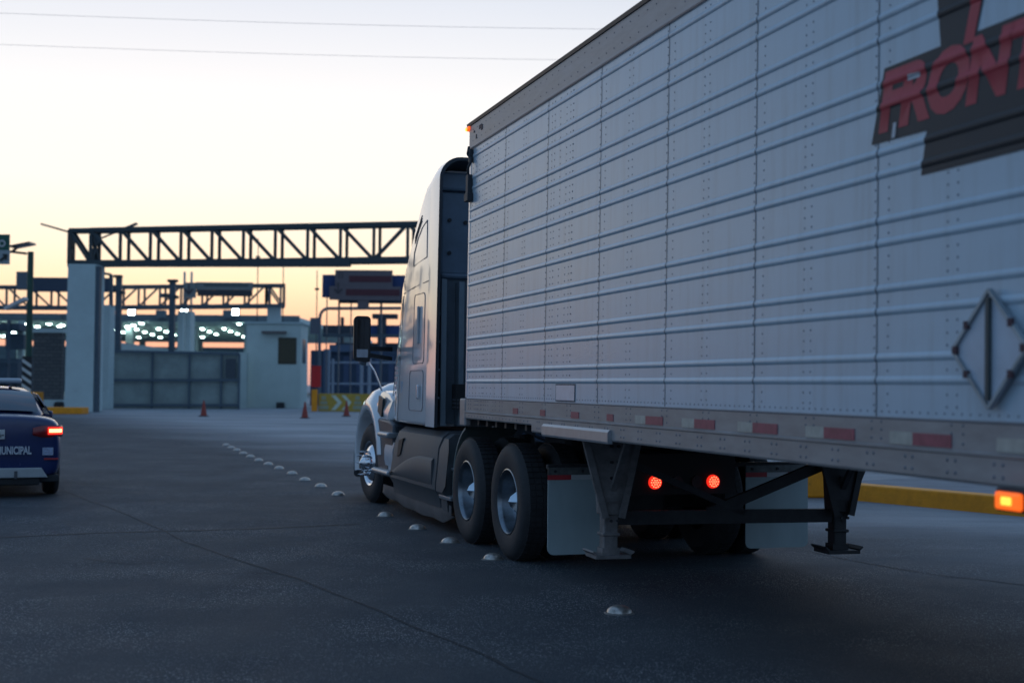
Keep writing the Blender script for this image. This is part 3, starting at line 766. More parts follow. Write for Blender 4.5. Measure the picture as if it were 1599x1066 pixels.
# front fenders: swept arch
AX, WR = 5.35, .515
for sg in (-1, 1):
    q = MB(); rings = []
    # arch line in (y,z) from behind wheel over top to front; outer skin and inner lip
    arch = []
    for i in range(15):
        a = R(8 + (196 - 8) * i / 14)
        arch.append((AX - .66 * math.cos(a), .56 + .64 * math.sin(a)))
    for (ya, za) in arch:
        dy, dz = ya - AX, za - .56; Ln = math.hypot(dy, dz); uy, uz = dy / Ln, dz / Ln
        up = max(0, uz)
        outy, outz = ya + uy * .14, za + uz * (.10 + .20 * up)
        rings.append([(sg * 1.19, ya, za), (sg * 1.215, ya + uy * .03, za + uz * .03), (sg * 1.20, ya + uy * .09, za + uz * (.07 + .06 * up)), (sg * 1.10, outy, outz - .04 * up),
                      (sg * .92, outy, outz + .05 * up), (sg * .72, outy, outz + .09 * up), (sg * .72, ya, za)])
    q.loft(rings); q.build('fender', white, trk, smooth=True, angle=60)
    q = MB()
    q.loft([[(sg * 1.13, y, z1), (sg * 1.16, y, (z1 + z2) / 2), (sg * 1.10, y, z2), (sg * .8, y, z2), (sg * .8, y, z1)] for y, z1, z2 in ((4.30, 1.0, 1.34), (4.5, .98, 1.42), (4.72, 1.0, 1.46), (4.92, 1.14, 1.44))])
    q.build('cowl', white, trk, smooth=True, angle=50)
    q = MB()       # dark inset vent behind the fender
    q.add([(sg * 1.175, 4.52, 1.36), (sg * 1.178, 4.74, 1.40), (sg * 1.185, 4.78, 1.2), (sg * 1.18, 4.60, 1.13), (sg * 1.15, 4.52, 1.36), (sg * 1.15, 4.74, 1.40), (sg * 1.15, 4.78, 1.2), (sg * 1.15, 4.6, 1.13)], [(0, 1, 2, 3), (0, 4, 5, 1), (1, 5, 6, 2), (2, 6, 7, 3), (3, 7, 4, 0)])
    q.build('fender_vent', mat('vent blue green', (.02, .045, .05), .4), trk)
    q = MB()       # headlamp
    q.loft([[(sg * (1.0 + .12 * math.cos(a)), y, .98 + s2 * .13 * math.sin(a)) for a in [2 * math.pi * i / 12 for i in range(12)]] for y, s2 in ((6.0, 1), (6.16, .8), (6.22, .4))])
    q.build('headlight', mat('headlamp glass', (.5, .52, .55), .1, coat=.5), trk, smooth=True)
    # dark lower guard behind the wheel
    q = MB()
    G = [(4.80, 1.12), (4.93, .96), (4.86, .70), (4.76, .46), (4.60, .38), (4.42, .40), (3.95, .62), (3.95, 1.06), (4.2, 1.10)]
    q.prism([(y, z) for y, z in G], 0, 'x', sg * .72, sg * 1.175)
    q.build('wheel_guard', plas_dk, trk, bevel=.03, smooth=True)
    q = MB(); q.loft([[(sg * (1.165 + .03 * math.sin(math.pi * t)), y, z) for t, z in ((0, .50), (.33, .62), (.66, .74), (1, .84))] + [(sg * 1.0, y, .84), (sg * 1.0, y, .5)] for y in (3.9, 4.1, 4.26, 4.34)])
    q.build('battery_box', mat('pale box', (.45, .49, .54), .45), trk, smooth=True)
    for zz, y0_, y1_ in ((.92, 3.88, 4.40), (.46, 3.86, 4.72)):
        q = MB(); P = [(sg * 1.10, zz - .03), (sg * 1.23, zz - .03), (sg * 1.27, zz - .01), (sg * 1.27, zz + .025), (sg * 1.24, zz + .04), (sg * 1.10, zz + .04)]
        q.prism(P, 0, 'y', y0_, y1_); q.build('step', bright_alu, trk, bevel=.012)
    # big grey fairing, two pieces
    FP = [(.80, 1.045), (1.10, 1.045), (1.17, .99), (1.215, .88), (1.235, .66), (1.25, .50), (1.25, .44), (1.20, .36), (1.185, .25), (.80, .25)]
    q = MB()
    def fr(y, sh=0, shrink=0): return [(sg * (a - shrink), y + sh * (.25 if c < .45 else .55 - c) * .5, c) for a, c in FP]
    q.loft([fr(1.68), fr(1.70, 0, -.004), fr(2.4), fr(3.3, 0, -.0), fr(3.78, .55, .01), fr(3.85, .55, .03)])
    q.build('tank_fairing', plas, trk, smooth=True, angle=25)
    q = MB(); FA = [(a + .004, c) for a, c in FP]
    pts = [(.80, 1.03), (1.09, 1.03), (1.16, .98), (1.21, .87), (1.23, .66), (1.245, .50), (1.245, .43), (1.19, .36), (1.18, .23), (.80, .23)]
    def fr2(y): return [(sg * a, y - (0 if i in (4, 5, 6) else .0) , c) for i, (a, c) in enumerate(pts)]
    q.loft([[(sg * a, 1.30 + (.12 if c < .5 else .0) + (.18 if c > .9 else 0), c) for a, c in pts], fr2(1.55), fr2(1.655)])
    q.build('rear_fairing', plas, trk, smooth=True, angle=25)
    q = MB(); q.add([(sg * 1.2255, 3.44, .94 - .05), (sg * 1.2255, 3.22, .92), (sg * 1.241, 3.30, .73), (sg * 1.241, 3.46, .70)], [(0, 1, 2, 3)]); 
    q.add([(sg * 1.15, 3.44, .94 - .05), (sg * 1.15, 3.22, .92), (sg * 1.15, 3.30, .73), (sg * 1.15, 3.46, .70)], [(0, 1, 2, 3)])
    q.add(q.v[:8], [(0, 1, 5, 4), (1, 2, 6, 5), (2, 3, 7, 6), (3, 0, 4, 7)])
    q.build('scoop', mat('scoop hole shade', (.01, .01, .012), .6), trk)  # dark patch on the fairing skin, the hole's shade is its colour
    # crease swoosh on the fairing
    q = MB(); prev = None
    P = []
    for i in range(13):
        t = i / 12; yy = 3.75 - 1.95 * t; z1 = .50 + .26 * math.sin(min(1, t * 1.25) * math.pi / 2)
        P.append((yy, z1))
    vs = []; fs = []
    for (yy, z1) in P: vs += [(sg * 1.237, yy, z1 + .004), (sg * 1.262, yy, z1 - .025), (sg * 1.262, yy, .50), (sg * 1.24, yy, .46)]
    for i in range(12):
        for j in range(3): fs.append((4 * i + j, 4 * i + j + 1, 4 * i + j + 5, 4 * i + j + 4))
    fs += [(0, 1, 2, 3), (48, 49, 50, 51)]
    q.add(vs, fs); q.build('fairing_crease', plas, trk, smooth=True, angle=60)
    # rubber ground skirt
    q = MB(); rg = []
    for i in range(12):
        yy = 4.45 - 3.1 * i / 11; wv = .012 * math.sin(i * 2.1)
        zb_ = .16 - .06 * min(1, i / 5) + (.08 if i > 10 else 0)
        rg.append([(sg * (1.17 + wv * .3), yy, .30), (sg * (1.18 + wv), yy, .2), (sg * (1.15 + wv * 2), yy, zb_), (sg * (1.14 + wv * 2), yy, zb_), (sg * (1.165 + wv), yy, .2), (sg * 1.155, yy, .30)])
    q.loft(rg); q.build('ground_skirt', mat('skirt rubber', (.13, .12, .12), .6, var=.2), trk, smooth=True)
    # quarter fender ahead of drive wheels and small step
    q = MB(); vs = []; n_ = 9
    for i in range(n_):
        a = R(-12 + 85 * i / (n_ - 1)); vs += [(sg * 1.17, .65 + .62 * math.cos(a), .51 + .62 * math.sin(a)), (sg * .62, .65 + .62 * math.cos(a), .51 + .62 * math.sin(a))]
    for i in range(n_):
        a = R(-12 + 85 * i / (n_ - 1)); vs += [(sg * 1.17, .65 + .64 * math.cos(a), .51 + .64 * math.sin(a)), (sg * .62, .65 + .64 * math.cos(a), .51 + .64 * math.sin(a))]
    fs = []
    for i in range(n_ - 1):
        fs += [(2 * i, 2 * i + 1, 2 * i + 3, 2 * i + 2), (2 * n_ + 2 * i, 2 * n_ + 2 * i + 1, 2 * n_ + 2 * i + 3, 2 * n_ + 2 * i + 2), (2 * i, 2 * i + 2, 2 * n_ + 2 * i + 2, 2 * n_ + 2 * i)]
    fs += [(0, 1, 2 * n_ + 1, 2 * n_)]
    q.add(vs, fs); q.build('quarter_fender', mat('pale green grey guard', (.20, .24, .23), .5, var=.15), trk, smooth=True, angle=40)
    q = MB(); q.prism([(sg * 1.0, .36), (sg * 1.22, .36), (sg * 1.23, .40), (sg * 1.0, .41)], 0, 'y', 1.18, 1.62); q.prism([(sg * 1.0, .66), (sg * 1.17, .66), (sg * 1.18, .69), (sg * 1.0, .70)], 0, 'y', 1.2, 1.4)
    q.build('step', bright_alu, trk, bevel=.008)
    # mirror
    xm = sg * 1.50; ym = 4.28
    q = MB().loft([rring(ym - .01, .105, -.28, .28, .05), rring(ym + .06, .10, -.27, .27, .05), rring(ym + .13, .07, -.2, .2, .05)])
    q.v = [(v[0] + xm, v[1], v[2] + 2.10) for v in q.v]
    mr = q.build('mirror', mat('mirror black', (.012, .013, .016), .45), trk, smooth=True)
    MB().box(xm - .088, xm + .088, ym - .018, ym - .011, 1.90, 2.34).build('mirror_glass', mat('mirror glass', (.05, .055, .06), .05, 1.0), mr)
    MB().box(xm - .07, xm + .07, ym - .020, ym - .0185, 1.87, 1.97).build('mirror_glass', mat('mirror convex', (.30, .36, .42), .1, 1.0), mr)
    q = MB(); q.beam((sg * 1.40, ym + .05, 1.98), (sg * 1.10, ym + .12, 1.98), .05, .055); q.beam((sg * 1.40, ym + .05, 1.90), (sg * 1.10, ym + .12, 1.86), .05, .05)
    q.build('mirror_arm', mat('mirror black', (.012, .013, .016), .45), mr)
    q = MB(); q.tube((sg * 1.46, ym + .05, 1.80), (sg * 1.46, ym + .03, 1.84), .07, n=14); q.build('spot_mirror', chrome, mr)
    q = MB(); q.path([(sg * 1.30, 4.9, 1.84), (sg * 1.22, 4.86, 1.72), (sg * 1.12, 4.82, 1.46)], .013); q.build('hood_mirror_stay', chrome, mr)

# chassis
bb = MB(); bb.box(-.45, -.37, -1.64, 6.3, .72, .98); bb.box(.37, .45, -1.64, 6.3, .72, .98); bb.box(-.45, .45, -1.645, -1.58, .74, .96); bb.box(-.4, .4, 1.6, 1.7, .75, .95)
bb.build('chassis_rail', steel_dk, trk)
bb = MB(); bb.box(-.5, .5, -.75, .35, .98, 1.10); bb.tube((-.46, 1.3, .75), (-.46, 1.7, .75), .0 + .1)
bb.prism([(-.55, 1.05), (.55, 1.05), (.5, 1.13), (-.5, 1.13)], 0, 'y', -.45, .35); bb.build('fifth_wheel', steel_dk, trk)
for yy in (-.65, .65):
    bb = MB(); bb.box(-1.0, 1.0, yy - .07, yy + .07, .44, .58); bb.tube((0, yy - .25, .51), (0, yy + .25, .51), .2); bb.tube((-.62, yy - .1, .8), (-.62, yy + .0, 1.02), .11); bb.build('axle', steel_dk, trk)
    for sg in (-1, 1): wheel(trk, 'drive_wheel', sg * 1.22, yy, .512, .512, .27, sg, dual=True)
for sg in (-1, 1):
    w_ = wheel(trk, 'steer_wheel', sg * 1.17, 5.35, .512, .512, .27, sg, kind='steer'); w_.rotation_euler.z = R(4)
MB().box(-1.0, 1.0, 5.28, 5.42, .38, .5).build('axle', steel_dk, trk)
# inner wheel well darkness: splash panels
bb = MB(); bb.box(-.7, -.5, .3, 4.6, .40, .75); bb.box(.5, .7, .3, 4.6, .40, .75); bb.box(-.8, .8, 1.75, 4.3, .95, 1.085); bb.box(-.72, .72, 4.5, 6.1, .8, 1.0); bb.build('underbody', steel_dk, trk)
for kx in (-.3, -.15, .2):
    MB().path([(kx, 1.6, 1.02), (kx + .05, .9, .93), (kx - .04, .1, 1.0), (kx + .03, -.8, .92), (kx, -1.5, .88)], .018).build('brake_hose', mat('hose blue grey', (.05, .07, .11), .5), trk)
# mudflaps, hanger and tail lamps at the rear of the chassis
YM = -1.66
bb = MB(); bb.box(-1.2, -.50, YM - .02, YM + .03, .86, .90); bb.box(.5, 1.2, YM - .02, YM + .03, .86, .90); bb.box(-.5, .5, YM - .02, YM + .03, .80, .94)
bb.build('flap_hanger', steel_dk, trk, bevel=.008)
for sg in (-1, 1):
    q = MB(); P = rrect(.60, 1.20, .165, .86, .05); P = P[:-1]
    # square at the top
    P2 = [(.60, .86), (1.20, .86)] + [(a, c) for a, c in reversed(P) if c < .5]
    P2 = [(sg * a, c) for a, c in P2]
    # order around
    cx_ = sum(p[0] for p in P2) / len(P2); cz_ = sum(p[1] for p in P2) / len(P2)
    P2.sort(key=lambda p: math.atan2(p[1] - cz_, p[0] - cx_))
    q.prism(P2, 0, 'y', YM - .035, YM - .022)
    fl = q.build('mudflap', flapw, trk)
    xa, xb = sorted((sg * .595, sg * 1.205))
    MB().box(xa, xb, YM - .045, YM - .035, .815, .875).build('flap_bracket', mat('worn flap metal', (.12, .13, .13), .5, .4, var=.4, scale=14), fl)
    # top conspicuity strip red-white-red
    q = MB(); n3 = 3; wd = (xb - xa) / n3
    for i in range(n3): q.mat(0 if i % 2 == 0 else 1).box(xa + i * wd, xa + (i + 1) * wd - .001, YM - .0405, YM - .0352, .775, .815)
    q.build('flap_strip', [red_m, mat('white reflective', (.5, .52, .52), .4)], fl)
    q = MB()
    for xx in (xa + .06, xa + .30, xa + .55): q.tube((xx, YM - .045, .845), (xx, YM - .055, .845), .012, n=8)
    q.build('bolt', steel_dk, fl)
bb = MB(); bb.box(-.48, .48, YM - .06, YM - .02, .64, .98); bb.build('lamp_panel', mat('lamp panel black', (.015, .015, .017), .6), trk)
for sx_ in (-.265, .27):
    q = MB(); q.tube((sx_, YM - .06, .745), (sx_, YM - .085, .745), .058, .054, n=24); lo = q.build('tail_light', redlamp, trk, smooth=True)
    q = MB()
    for (r_, n_) in ((0, 1), (.02, 6), (.04, 12)):
        for i in range(n_):
            a = 2 * math.pi * i / n_; q.tube((sx_ + r_ * math.cos(a), YM - .0855, .745 + r_ * math.sin(a)), (sx_ + r_ * math.cos(a), YM - .090, .745 + r_ * math.sin(a)), .0065, n=6)
    q.build('diode', redhot, lo)
for sx_ in (-.06, .12):
    MB().tube((sx_, YM - .06, .745), (sx_, YM - .075, .745), .05, n=20).build('unlit_lamp', mat('unlit red lens', (.06, .012, .012), .3), trk, smooth=True)

# ================================================================== POLICE CAR
pos = gp(75, 770)
CY = R(22.8)
fw = Vector((-math.sin(CY), math.cos(CY), 0)); rt = Vector((math.cos(CY), math.sin(CY), 0))
carc = pos - rt * .76 - fw * .72          # rear bumper centre on the ground
car = thing('police_car', 'dark blue municipal patrol sedan with roof light bar driving at the left edge', 'car', (carc.x, carc.y, 0), CY)
navy = mat('navy car paint', (.008, .022, .10), .25, var=.05, coat=.6)
def cring(y, w, zb, zt, crown=.03, tw=.80, mid=.58):
    H = [(0, zb), (w * .6, zb), (w * .90, zb + .02), (w * .97, zb + .10), (w, mid), (w * .985, zt - .17), (w * .93, zt - .07), (w * tw, zt - .012), (w * .45, zt + crown * .7), (0, zt + crown)]
    return [(a, y, c) for a, c in H] + [(-a, y, c) for a, c in reversed(H[1:-1])]
bs = [cring(-.0, .78, .34, 1.0, .02), cring(.02, .84, .28, 1.05, .02), cring(.12, .88, .24, 1.08), cring(.45, .90, .22, 1.09), cring(.9, .905, .22, 1.08), cring(1.6, .905, .2, 1.03), cring(2.4, .90, .2, 1.0), cring(3.2, .90, .2, .97), cring(3.9, .87, .22, .88), cring(4.25, .78, .26, .78), cring(4.38, .60, .3, .62)]
bd = MB().loft(bs).build('body', navy, car, sub=2)
# greenhouse
def gring(y, w, z, wb, zb): 
    H = [(0, zb), (wb, zb), ((w + wb) / 2 + .02, (z + zb) / 2), (w, z - .05), (w * .9, z - .01), (w * .5, z + .015), (0, z + .02)]
    return [(a, y, c) for a, c in H] + [(-a, y, c) for a, c in reversed(H[1:-1])]
gh = MB(); gh.loft([gring(.50, .58, 1.08, .62, 1.02), gring(.78, .56, 1.26, .74, 1.02), gring(1.12, .54, 1.40, .78, 1.0), gring(1.5, .54, 1.455, .80, 1.0), gring(2.2, .55, 1.46, .82, 1.0), gring(2.7, .55, 1.41, .82, .98), gring(3.4, .6, 1.0, .8, .92)])
gh.build('roof', navy, car, sub=2)
q = MB()      # rear window following the slope
rows = []
for y, z, w in ((.53, 1.115, .60), (.70, 1.215, .585), (.90, 1.315, .56), (1.10, 1.385, .52)):
    rows.append([(w * t, y - .015 - .02 * (1 - t * t), z + .012 + .025 * (1 - t * t)) for t in (-1, -.75, -.5, -.25, 0, .25, .5, .75, 1)])
q.loft(rows, cap=False, closed=False); o = q.build('rear_window', mat('car glass', (.02, .03, .05), .05, coat=1), car, smooth=True)
for sg in (-1, 1):
    q = MB(); P = [(1.0, 1.08), (1.0, 1.2), (1.35, 1.36), (2.2, 1.38), (2.75, 1.30), (3.15, 1.06)]
    vs = [(sg * (.84 - (z - 1.0) * .55), y, z) for y, z in P]; q.add(vs + [(v[0] - sg * .02, v[1], v[2]) for v in vs], [tuple(range(6)), tuple(range(11, 5, -1))] + [(i, (i + 1) % 6, 6 + (i + 1) % 6, 6 + i) for i in range(6)])
    q.build('side_window', mat('car glass', (.02, .03, .05), .05, coat=1), car)
    # tail lamp wrapping the corner
    q = MB(); rows = []
    for xa, ya in ((.50, -.020), (.62, -.012), (.74, .010), (.83, .055), (.885, .16), (.90, .28)):
        k_ = 0 if xa > .6 else .03
        rows.append([(sg * xa, ya - .004, .80 + k_), (sg * (xa + .004), ya - .022, .83 + k_ * .5), (sg * (xa + .004), ya - .022, .90), (sg * xa, ya - .002, .955 - k_)])
    q.loft(rows, cap=True, closed=True); q.v = [(v[0], v[1], v[2]) for v in q.v]
    tl = q.build('tail_light', mat('red lens', (.22, .01, .012), .25, coat=.5), car, smooth=True)
    q = MB(); rows = []
    for xa, ya in ((.685, -.018), (.76, .000), (.83, .045), (.882, .12)): rows.append([(sg * (xa + .005), ya - .027, .838), (sg * (xa + .005), ya - .027, .935)])
    q.loft(rows, cap=False, closed=False); q.build('lit_lens', mat('lit red lens', (.6, .03, .02), .4, emit=(1, .03, .015), estr=1.3), tl)
    q = MB(); rows = []
    for xa, ya in ((.70, -.016), (.76, .000), (.83, .045), (.87, .10)):
        rows.append([(sg * (xa + .006), ya - .032, .865), (sg * (xa + .006), ya - .032, .91)])
    q.loft(rows, cap=False, closed=False); q.build('lit_segment', mat('lit tail segment', (1, .2, .1), .4, emit=(1, .42, .16), estr=4), tl)
    q = MB().box(sg * .74 - .09, sg * .74 + .09, -.012, .06, .505, .525); q.build('reflector', red_m, car)
    wheel(car, 'car_wheel', sg * .885, .72, .315, .315, .2, sg, kind='car'); wheel(car, 'car_wheel', sg * .885, 3.4, .315, .315, .2, sg, kind='car')
    q = MB(); q.box(sg * .88 - .07, sg * .88 + .07, 2.75, 2.85, .98, 1.10); q.build('door_mirror', navy, car, bevel=.03)
q = MB().loft([[(a, y, z) for a, z in ((-.70, .27), (.70, .27), (.62, .40), (-.62, .40))] for y in (-.035, .08)]); q.build('bumper_insert', mat('silver insert', (.42, .45, .46), .4, .4), car, bevel=.01)
q = MB().box(-.60, .60, -.005, .3, .17, .27); q.box(-.85, .85, .05, .4, .20, .30); q.build('lower_bumper', rubber, car, bevel=.02)
for xx in (-.3, .3): MB().box(xx - .02, xx + .02, -.05, -.03, .26, .36).build('diffuser_fin', plas, car)
pl = MB().box(-.155, .155, -.045, -.028, .78, .905).build('number_plate', mat('plate', (.55, .55, .55), .45), car, bevel=.006)
def put_text(body, size, w, x0, z0, y, m, parent, name, bold=.004):
    tm = text_mesh(body, size, bold=bold, ext=.003); wd = max(v.co.x for v in tm.vertices)
    for v in tm.vertices: v.co = (x0 + v.co.x * w / wd, y - v.co.z, z0 + v.co.y)
    tm.materials.append(m); o = bpy.data.objects.new(name, tm); S.collection.objects.link(o); o.parent = parent; return o
put_text('277A-', .105, .27, -.125, .81, -.047, mat('plate ink', (.12, .12, .13), .5), pl, 'plate_number')
put_text('MUNICIPAL', .14, .44, .05, .585, -.042, mat('white vinyl', (.50, .54, .60), .5), car, 'lettering', .005)
q = MB().box(.63, .765, -.01, .03, .565, .665); q.build('sticker', mat('car sticker', (.34, .40, .55), .5, var=.5, scale=60), car)
q = MB().box(-.42, .42, 1.42, 1.47, 1.475, 1.50); q.box(-.3, -.26, 1.3, 1.6, 1.46, 1.5); q.box(.26, .3, 1.3, 1.6, 1.46, 1.5)
lb = q.build('light_bar', plas, car)
MB().box(-.50, .42, 1.28, 1.56, 1.515, 1.585).build('light_bar_cover', mat('clear bar cover', (.45, .50, .55), .2, coat=.5), lb, bevel=.03)
for i_ in range(3): MB().box(-.46 + i_ * .29, -.32 + i_ * .29, 1.561, 1.572, 1.52, 1.58).build('beacon', mat('blue beacon', (.02, .05, .6), .3, emit=(.05, .18, 1), estr=16), lb)
q = MB(); q.prism([(.72, 1.475), (.95, 1.475), (.80, 1.53), (.74, 1.52)], 0, 'x', -.02, .02); q.v = [(v[0], v[1] + .45, v[2] - .02) for v in q.v]; q.build('roof_antenna', navy, car, smooth=True)

# ================================================================== ROAD STUDS
def stud():
    b = MB(); rings = []
    for i in range(6):
        a = i / 5 * math.pi / 2; rings.append([(.088 * math.cos(a) * math.cos(t), .088 * math.cos(a) * math.sin(t), .006 + .052 * math.sin(a)) for t in [2 * math.pi * j / 20 for j in range(20)]])
    return rings
rt_ = None; sp = [(967, 957), (770, 873), (703, 847), (652, 826), (602, 806), (528, 773), (501, 760), (476, 750), (456, 740), (436, 732), (419, 725.5), (404, 719.5), (391, 713.5), (380, 708.5), (370, 703.5), (361, 699.5), (353, 695.5)]
stud_names = ['nearest metal road stud, alone in the foreground under the trailer side', 'metal road stud directly left of the rear drive tyre', 'metal road stud left of the front drive tyre', 'third metal road stud ahead of the lone near one, below the truck steps', 'metal road stud just in front of the gap in the row, beside the side skirt',
              'first metal road stud beyond the gap, level with the front wheel', 'second metal road stud beyond the gap in the row', 'third metal road stud beyond the gap in the row', 'fourth metal road stud beyond the gap in the row', 'fifth metal road stud beyond the gap in the row', 'sixth metal road stud beyond the gap in the row', 'seventh metal road stud beyond the gap in the row',
              'sixth metal road stud from the far end of the row', 'fourth metal road stud from the far end of the row', 'third metal road stud from the far end of the row', 'second metal road stud from the far end of the row', 'farthest metal road stud at the end of the row']
stud_names[12] = 'fifth metal road stud from the far end of the row'
proto = None
for (px, py), lb_ in zip(sp, stud_names):
    if proto is None:
        proto = thing('road_stud', lb_, 'road stud', (0, 0, 0), 0, 'domed metal studs in a row across the road')
        MB().loft(stud(), cap=False).build('dome', mat('worn stainless', (.46, .42, .38), .34, .7, var=.5, scale=30), proto, smooth=True)
        MB().tube((0, 0, 0), (0, 0, .009), .105, .098, n=20).build('base_ring', mat('stud base', (.15, .14, .13), .6), proto)
        o = proto
    else:
        o = copy_tree(proto); o['label'] = lb_
    p = gp(px, py); o.location = (p.x, p.y, 0); o.rotation_euler.z = random.uniform(0, 3)

# ================================================================== PORTAL FRAME (big truss over the road)
def truss(bb, A, B, h, dep, n, m_c=.16, m_v=.11, m_d=.10, rev=False, flip=()):
    """box truss between bottom points A and B"""
    A = Vector(A); B = Vector(B); d = (B - A); L_ = d.length; u = d.normalized(); s_ = Vector((-u.y, u.x, 0))
    up = Vector((0, 0, h))
    for o in (0, dep):
        a = A + s_ * o; b2 = B + s_ * o
        bb.beam(a, b2, m_c, m_c * 1.3); bb.beam(a + up, b2 + up, m_c, m_c)
        for i in range(n + 1):
            p = a.lerp(b2, i / n); bb.beam(p, p + up, m_v, m_v, up=(0, 1, 0))
            if i < n and (o == 0 or n == 1):
                q_ = a.lerp(b2, (i + 1) / n)
                f = (i in flip) != rev
                bb.beam(p if f else p + up, (q_ + up) if f else q_, m_d, m_d)
    for i in range(n + 1):
        p = A.lerp(B, i / n)
        for z in (0, 1): bb.beam(p + up * z, p + s_ * dep + up * z, m_v * .8, m_v * .8)
    bb.beam(A, A + s_ * dep + up, m_d, m_d); bb.beam(A + up, A + s_ * dep, m_d, m_d)
    return bb
pA = dp(141, 411, 71); pB = dp(690, 404.5, 65.5)
portal = thing('road_gantry', 'big dark steel truss portal spanning the road on a tall pale pillar', 'gantry', gp(122, 643))
bx = Vector(portal.location)
def rel(o, root):   # keep world placement while parented
    for v in o.data.vertices: v.co = v.co - Vector(root.location)
    return o
bb = MB(); truss(bb, pA, pB, (pA - dp(141, 359, 71)).length, .8, 11, .22, .15, .155, flip=(9,))
eA = dp(107, 411.5, 71); tA = (pA - dp(141, 359, 71)).length
truss(bb, eA, pA, tA, .8, 1, .2, .13, .14)
bb.beam(dp(107, 411.5, 70.9), dp(547, 411, 66.8), .24, .36)
rel(bb.build('truss', tr_m, portal), portal)
P0 = gp(101, 643); P1 = gp(145, 643)
def pbox(bb, px0, px1, py0, py1, Y, dep, ybot=None):
    a = dp(px0, py1, Y); c = dp(px1, py0, Y)
    return bb.box(a.x, c.x, Y, Y + dep, 0 if ybot == 0 else a.z, c.z)
YP = P0.y
bb = MB()
a0 = dp(100, 640, YP); a1 = dp(145, 640, YP); t0 = dp(105, 412, YP); 
bb.hexa([(a0.x, YP, 0), (a1.x, YP, 0), (a1.x, YP + 1.6, 0), (a0.x, YP + 1.6, 0), (a0.x + .05, YP, t0.z), (a1.x, YP, t0.z), (a1.x, YP + 1.6, t0.z), (a0.x + .05, YP + 1.6, t0.z)])
rel(bb.build('pillar', conc, portal, bevel=.03), portal)
bb = MB(); bb.box(a1.x + .02, a1.x + .22, YP + .02, YP + .4, 0, t0.z - .1); rel(bb.build('pillar_edge', tr_b, portal), portal)
# second pillar with its frame
p2 = gp(160, 639); Y2 = p2.y
pil = thing('pillar', 'pale square pillar just right of the big gantry pillar, topped by a steel frame', 'pillar', p2)
bb = MB(); pbox(bb, 150, 172, 476, 639, Y2, 1.0, 0); rel(bb.build('pillar_body', conc, pil, bevel=.02), pil)
bb = MB(); a = dp(147, 478, Y2); c = dp(147, 424, Y2); e = dp(171, 428, Y2); f_ = dp(171, 478, Y2)
bb.beam(a + Vector((0, .3, 0)), c + Vector((0, .3, 0)), .12, .12, up=(0, 1, 0)); bb.beam(c + Vector((0, .3, 0)), e + Vector((0, .3, 0)), .14, .14); bb.beam(e + Vector((0, .3, 0)), f_ + Vector((0, .3, 0)), .18, .18, up=(0, 1, 0))
rel(bb.build('steel_frame', tr_b, pil), pil)
# street lamps on top of the gantry
for (lx, ly, ex, ey, s_, lab) in ((107, 362, 65, 350, -1, 'slim street lamp arm reaching left from the left end of the big gantry'), (158, 372, 214, 349, 1, 'slim street lamp arm reaching right above the big gantry')):
    L0 = dp(lx, ly, 74); L1 = dp(ex, ey, 74)
    lamp = thing('street_lamp', lab, 'street lamp', L0, 0, 'street lamps over the gantry')
    m_ = L0.lerp(L1, .55)
    bb = MB(); bb.path([L0, m_, L1], .05); rel(bb.build('arm', tr_m, lamp), lamp)
    bb = MB(); bb.beam(m_, L1, .35, .09); rel(bb.build('lamp_head', mat('lamp head', (.10, .11, .12), .5), lamp), lamp)

# left solar street lamp post with stripes
lp = gp(43, 642); YL = lp.y
post = thing('solar_lamp_post', 'green lamp post with solar panel and black white striped foot at left', 'lamp post', lp)
grn = mat('green paint', (.02, .075, .055), .5)
lx = lp.x
bb = MB(); top = dp(43, 393, YL).z; bb.tube((lx, YL, 0), (lx, YL, top), .17, .15, n=12); bb.build('pole', grn, post, smooth=True); o = bpy.data.objects[-1] if False else None
for ob in post.children:
    rel(ob, post)
bb = MB(); h0 = dp(43, 602, YL).z; h1 = dp(43, 556, YL).z
bb.box(lx - .24, lx + .24, YL - .24, YL - .14, h0 - .9, h1); 
foot = rel(bb.build('striped_guard', mat('black guard', (.02, .02, .022), .6), post), post)
bb = MB()
for i in range(6):
    z = h0 - .8 + i * .42
    if z + .55 < h1: bb.add([(lx - .24, YL - .2445, z + .34), (lx + .24, YL - .2445, z + .02), (lx + .24, YL - .2445, z + .2), (lx - .24, YL - .2445, z + .52)], [(0, 1, 2, 3)])
rel(bb.build('white_stripe', mat('stripe white', (.6, .62, .6), .6), foot), post)
bb = MB(); bb.beam(dp(42, 396, YL), dp(16, 393, YL), .1, .12); bb.beam(dp(18, 393, YL), dp(26, 388, YL), .12, .1); rel(bb.build('lamp_arm', tr_m, post), post)
bb = MB(); bb.beam(dp(20, 386, YL), dp(51, 380, YL), 1.0, .10); rel(bb.build('solar_panel', mat('solar panel', (.02, .025, .035), .3), post), post)
bb = MB(); bb.beam(dp(9, 482, YL - 1), dp(41, 466, YL - 1), .5, .16); rel(bb.build('lamp_head', mat('lamp head white', (.6, .6, .6), .5), post), post)
bb = MB(); pbox(bb, 37, 60, 612, 632, YL - .5, .8, 0); tag(bb.build('kerb_block', yel, bevel=.03), 'yellow painted block at the foot of the green lamp post', 'block')
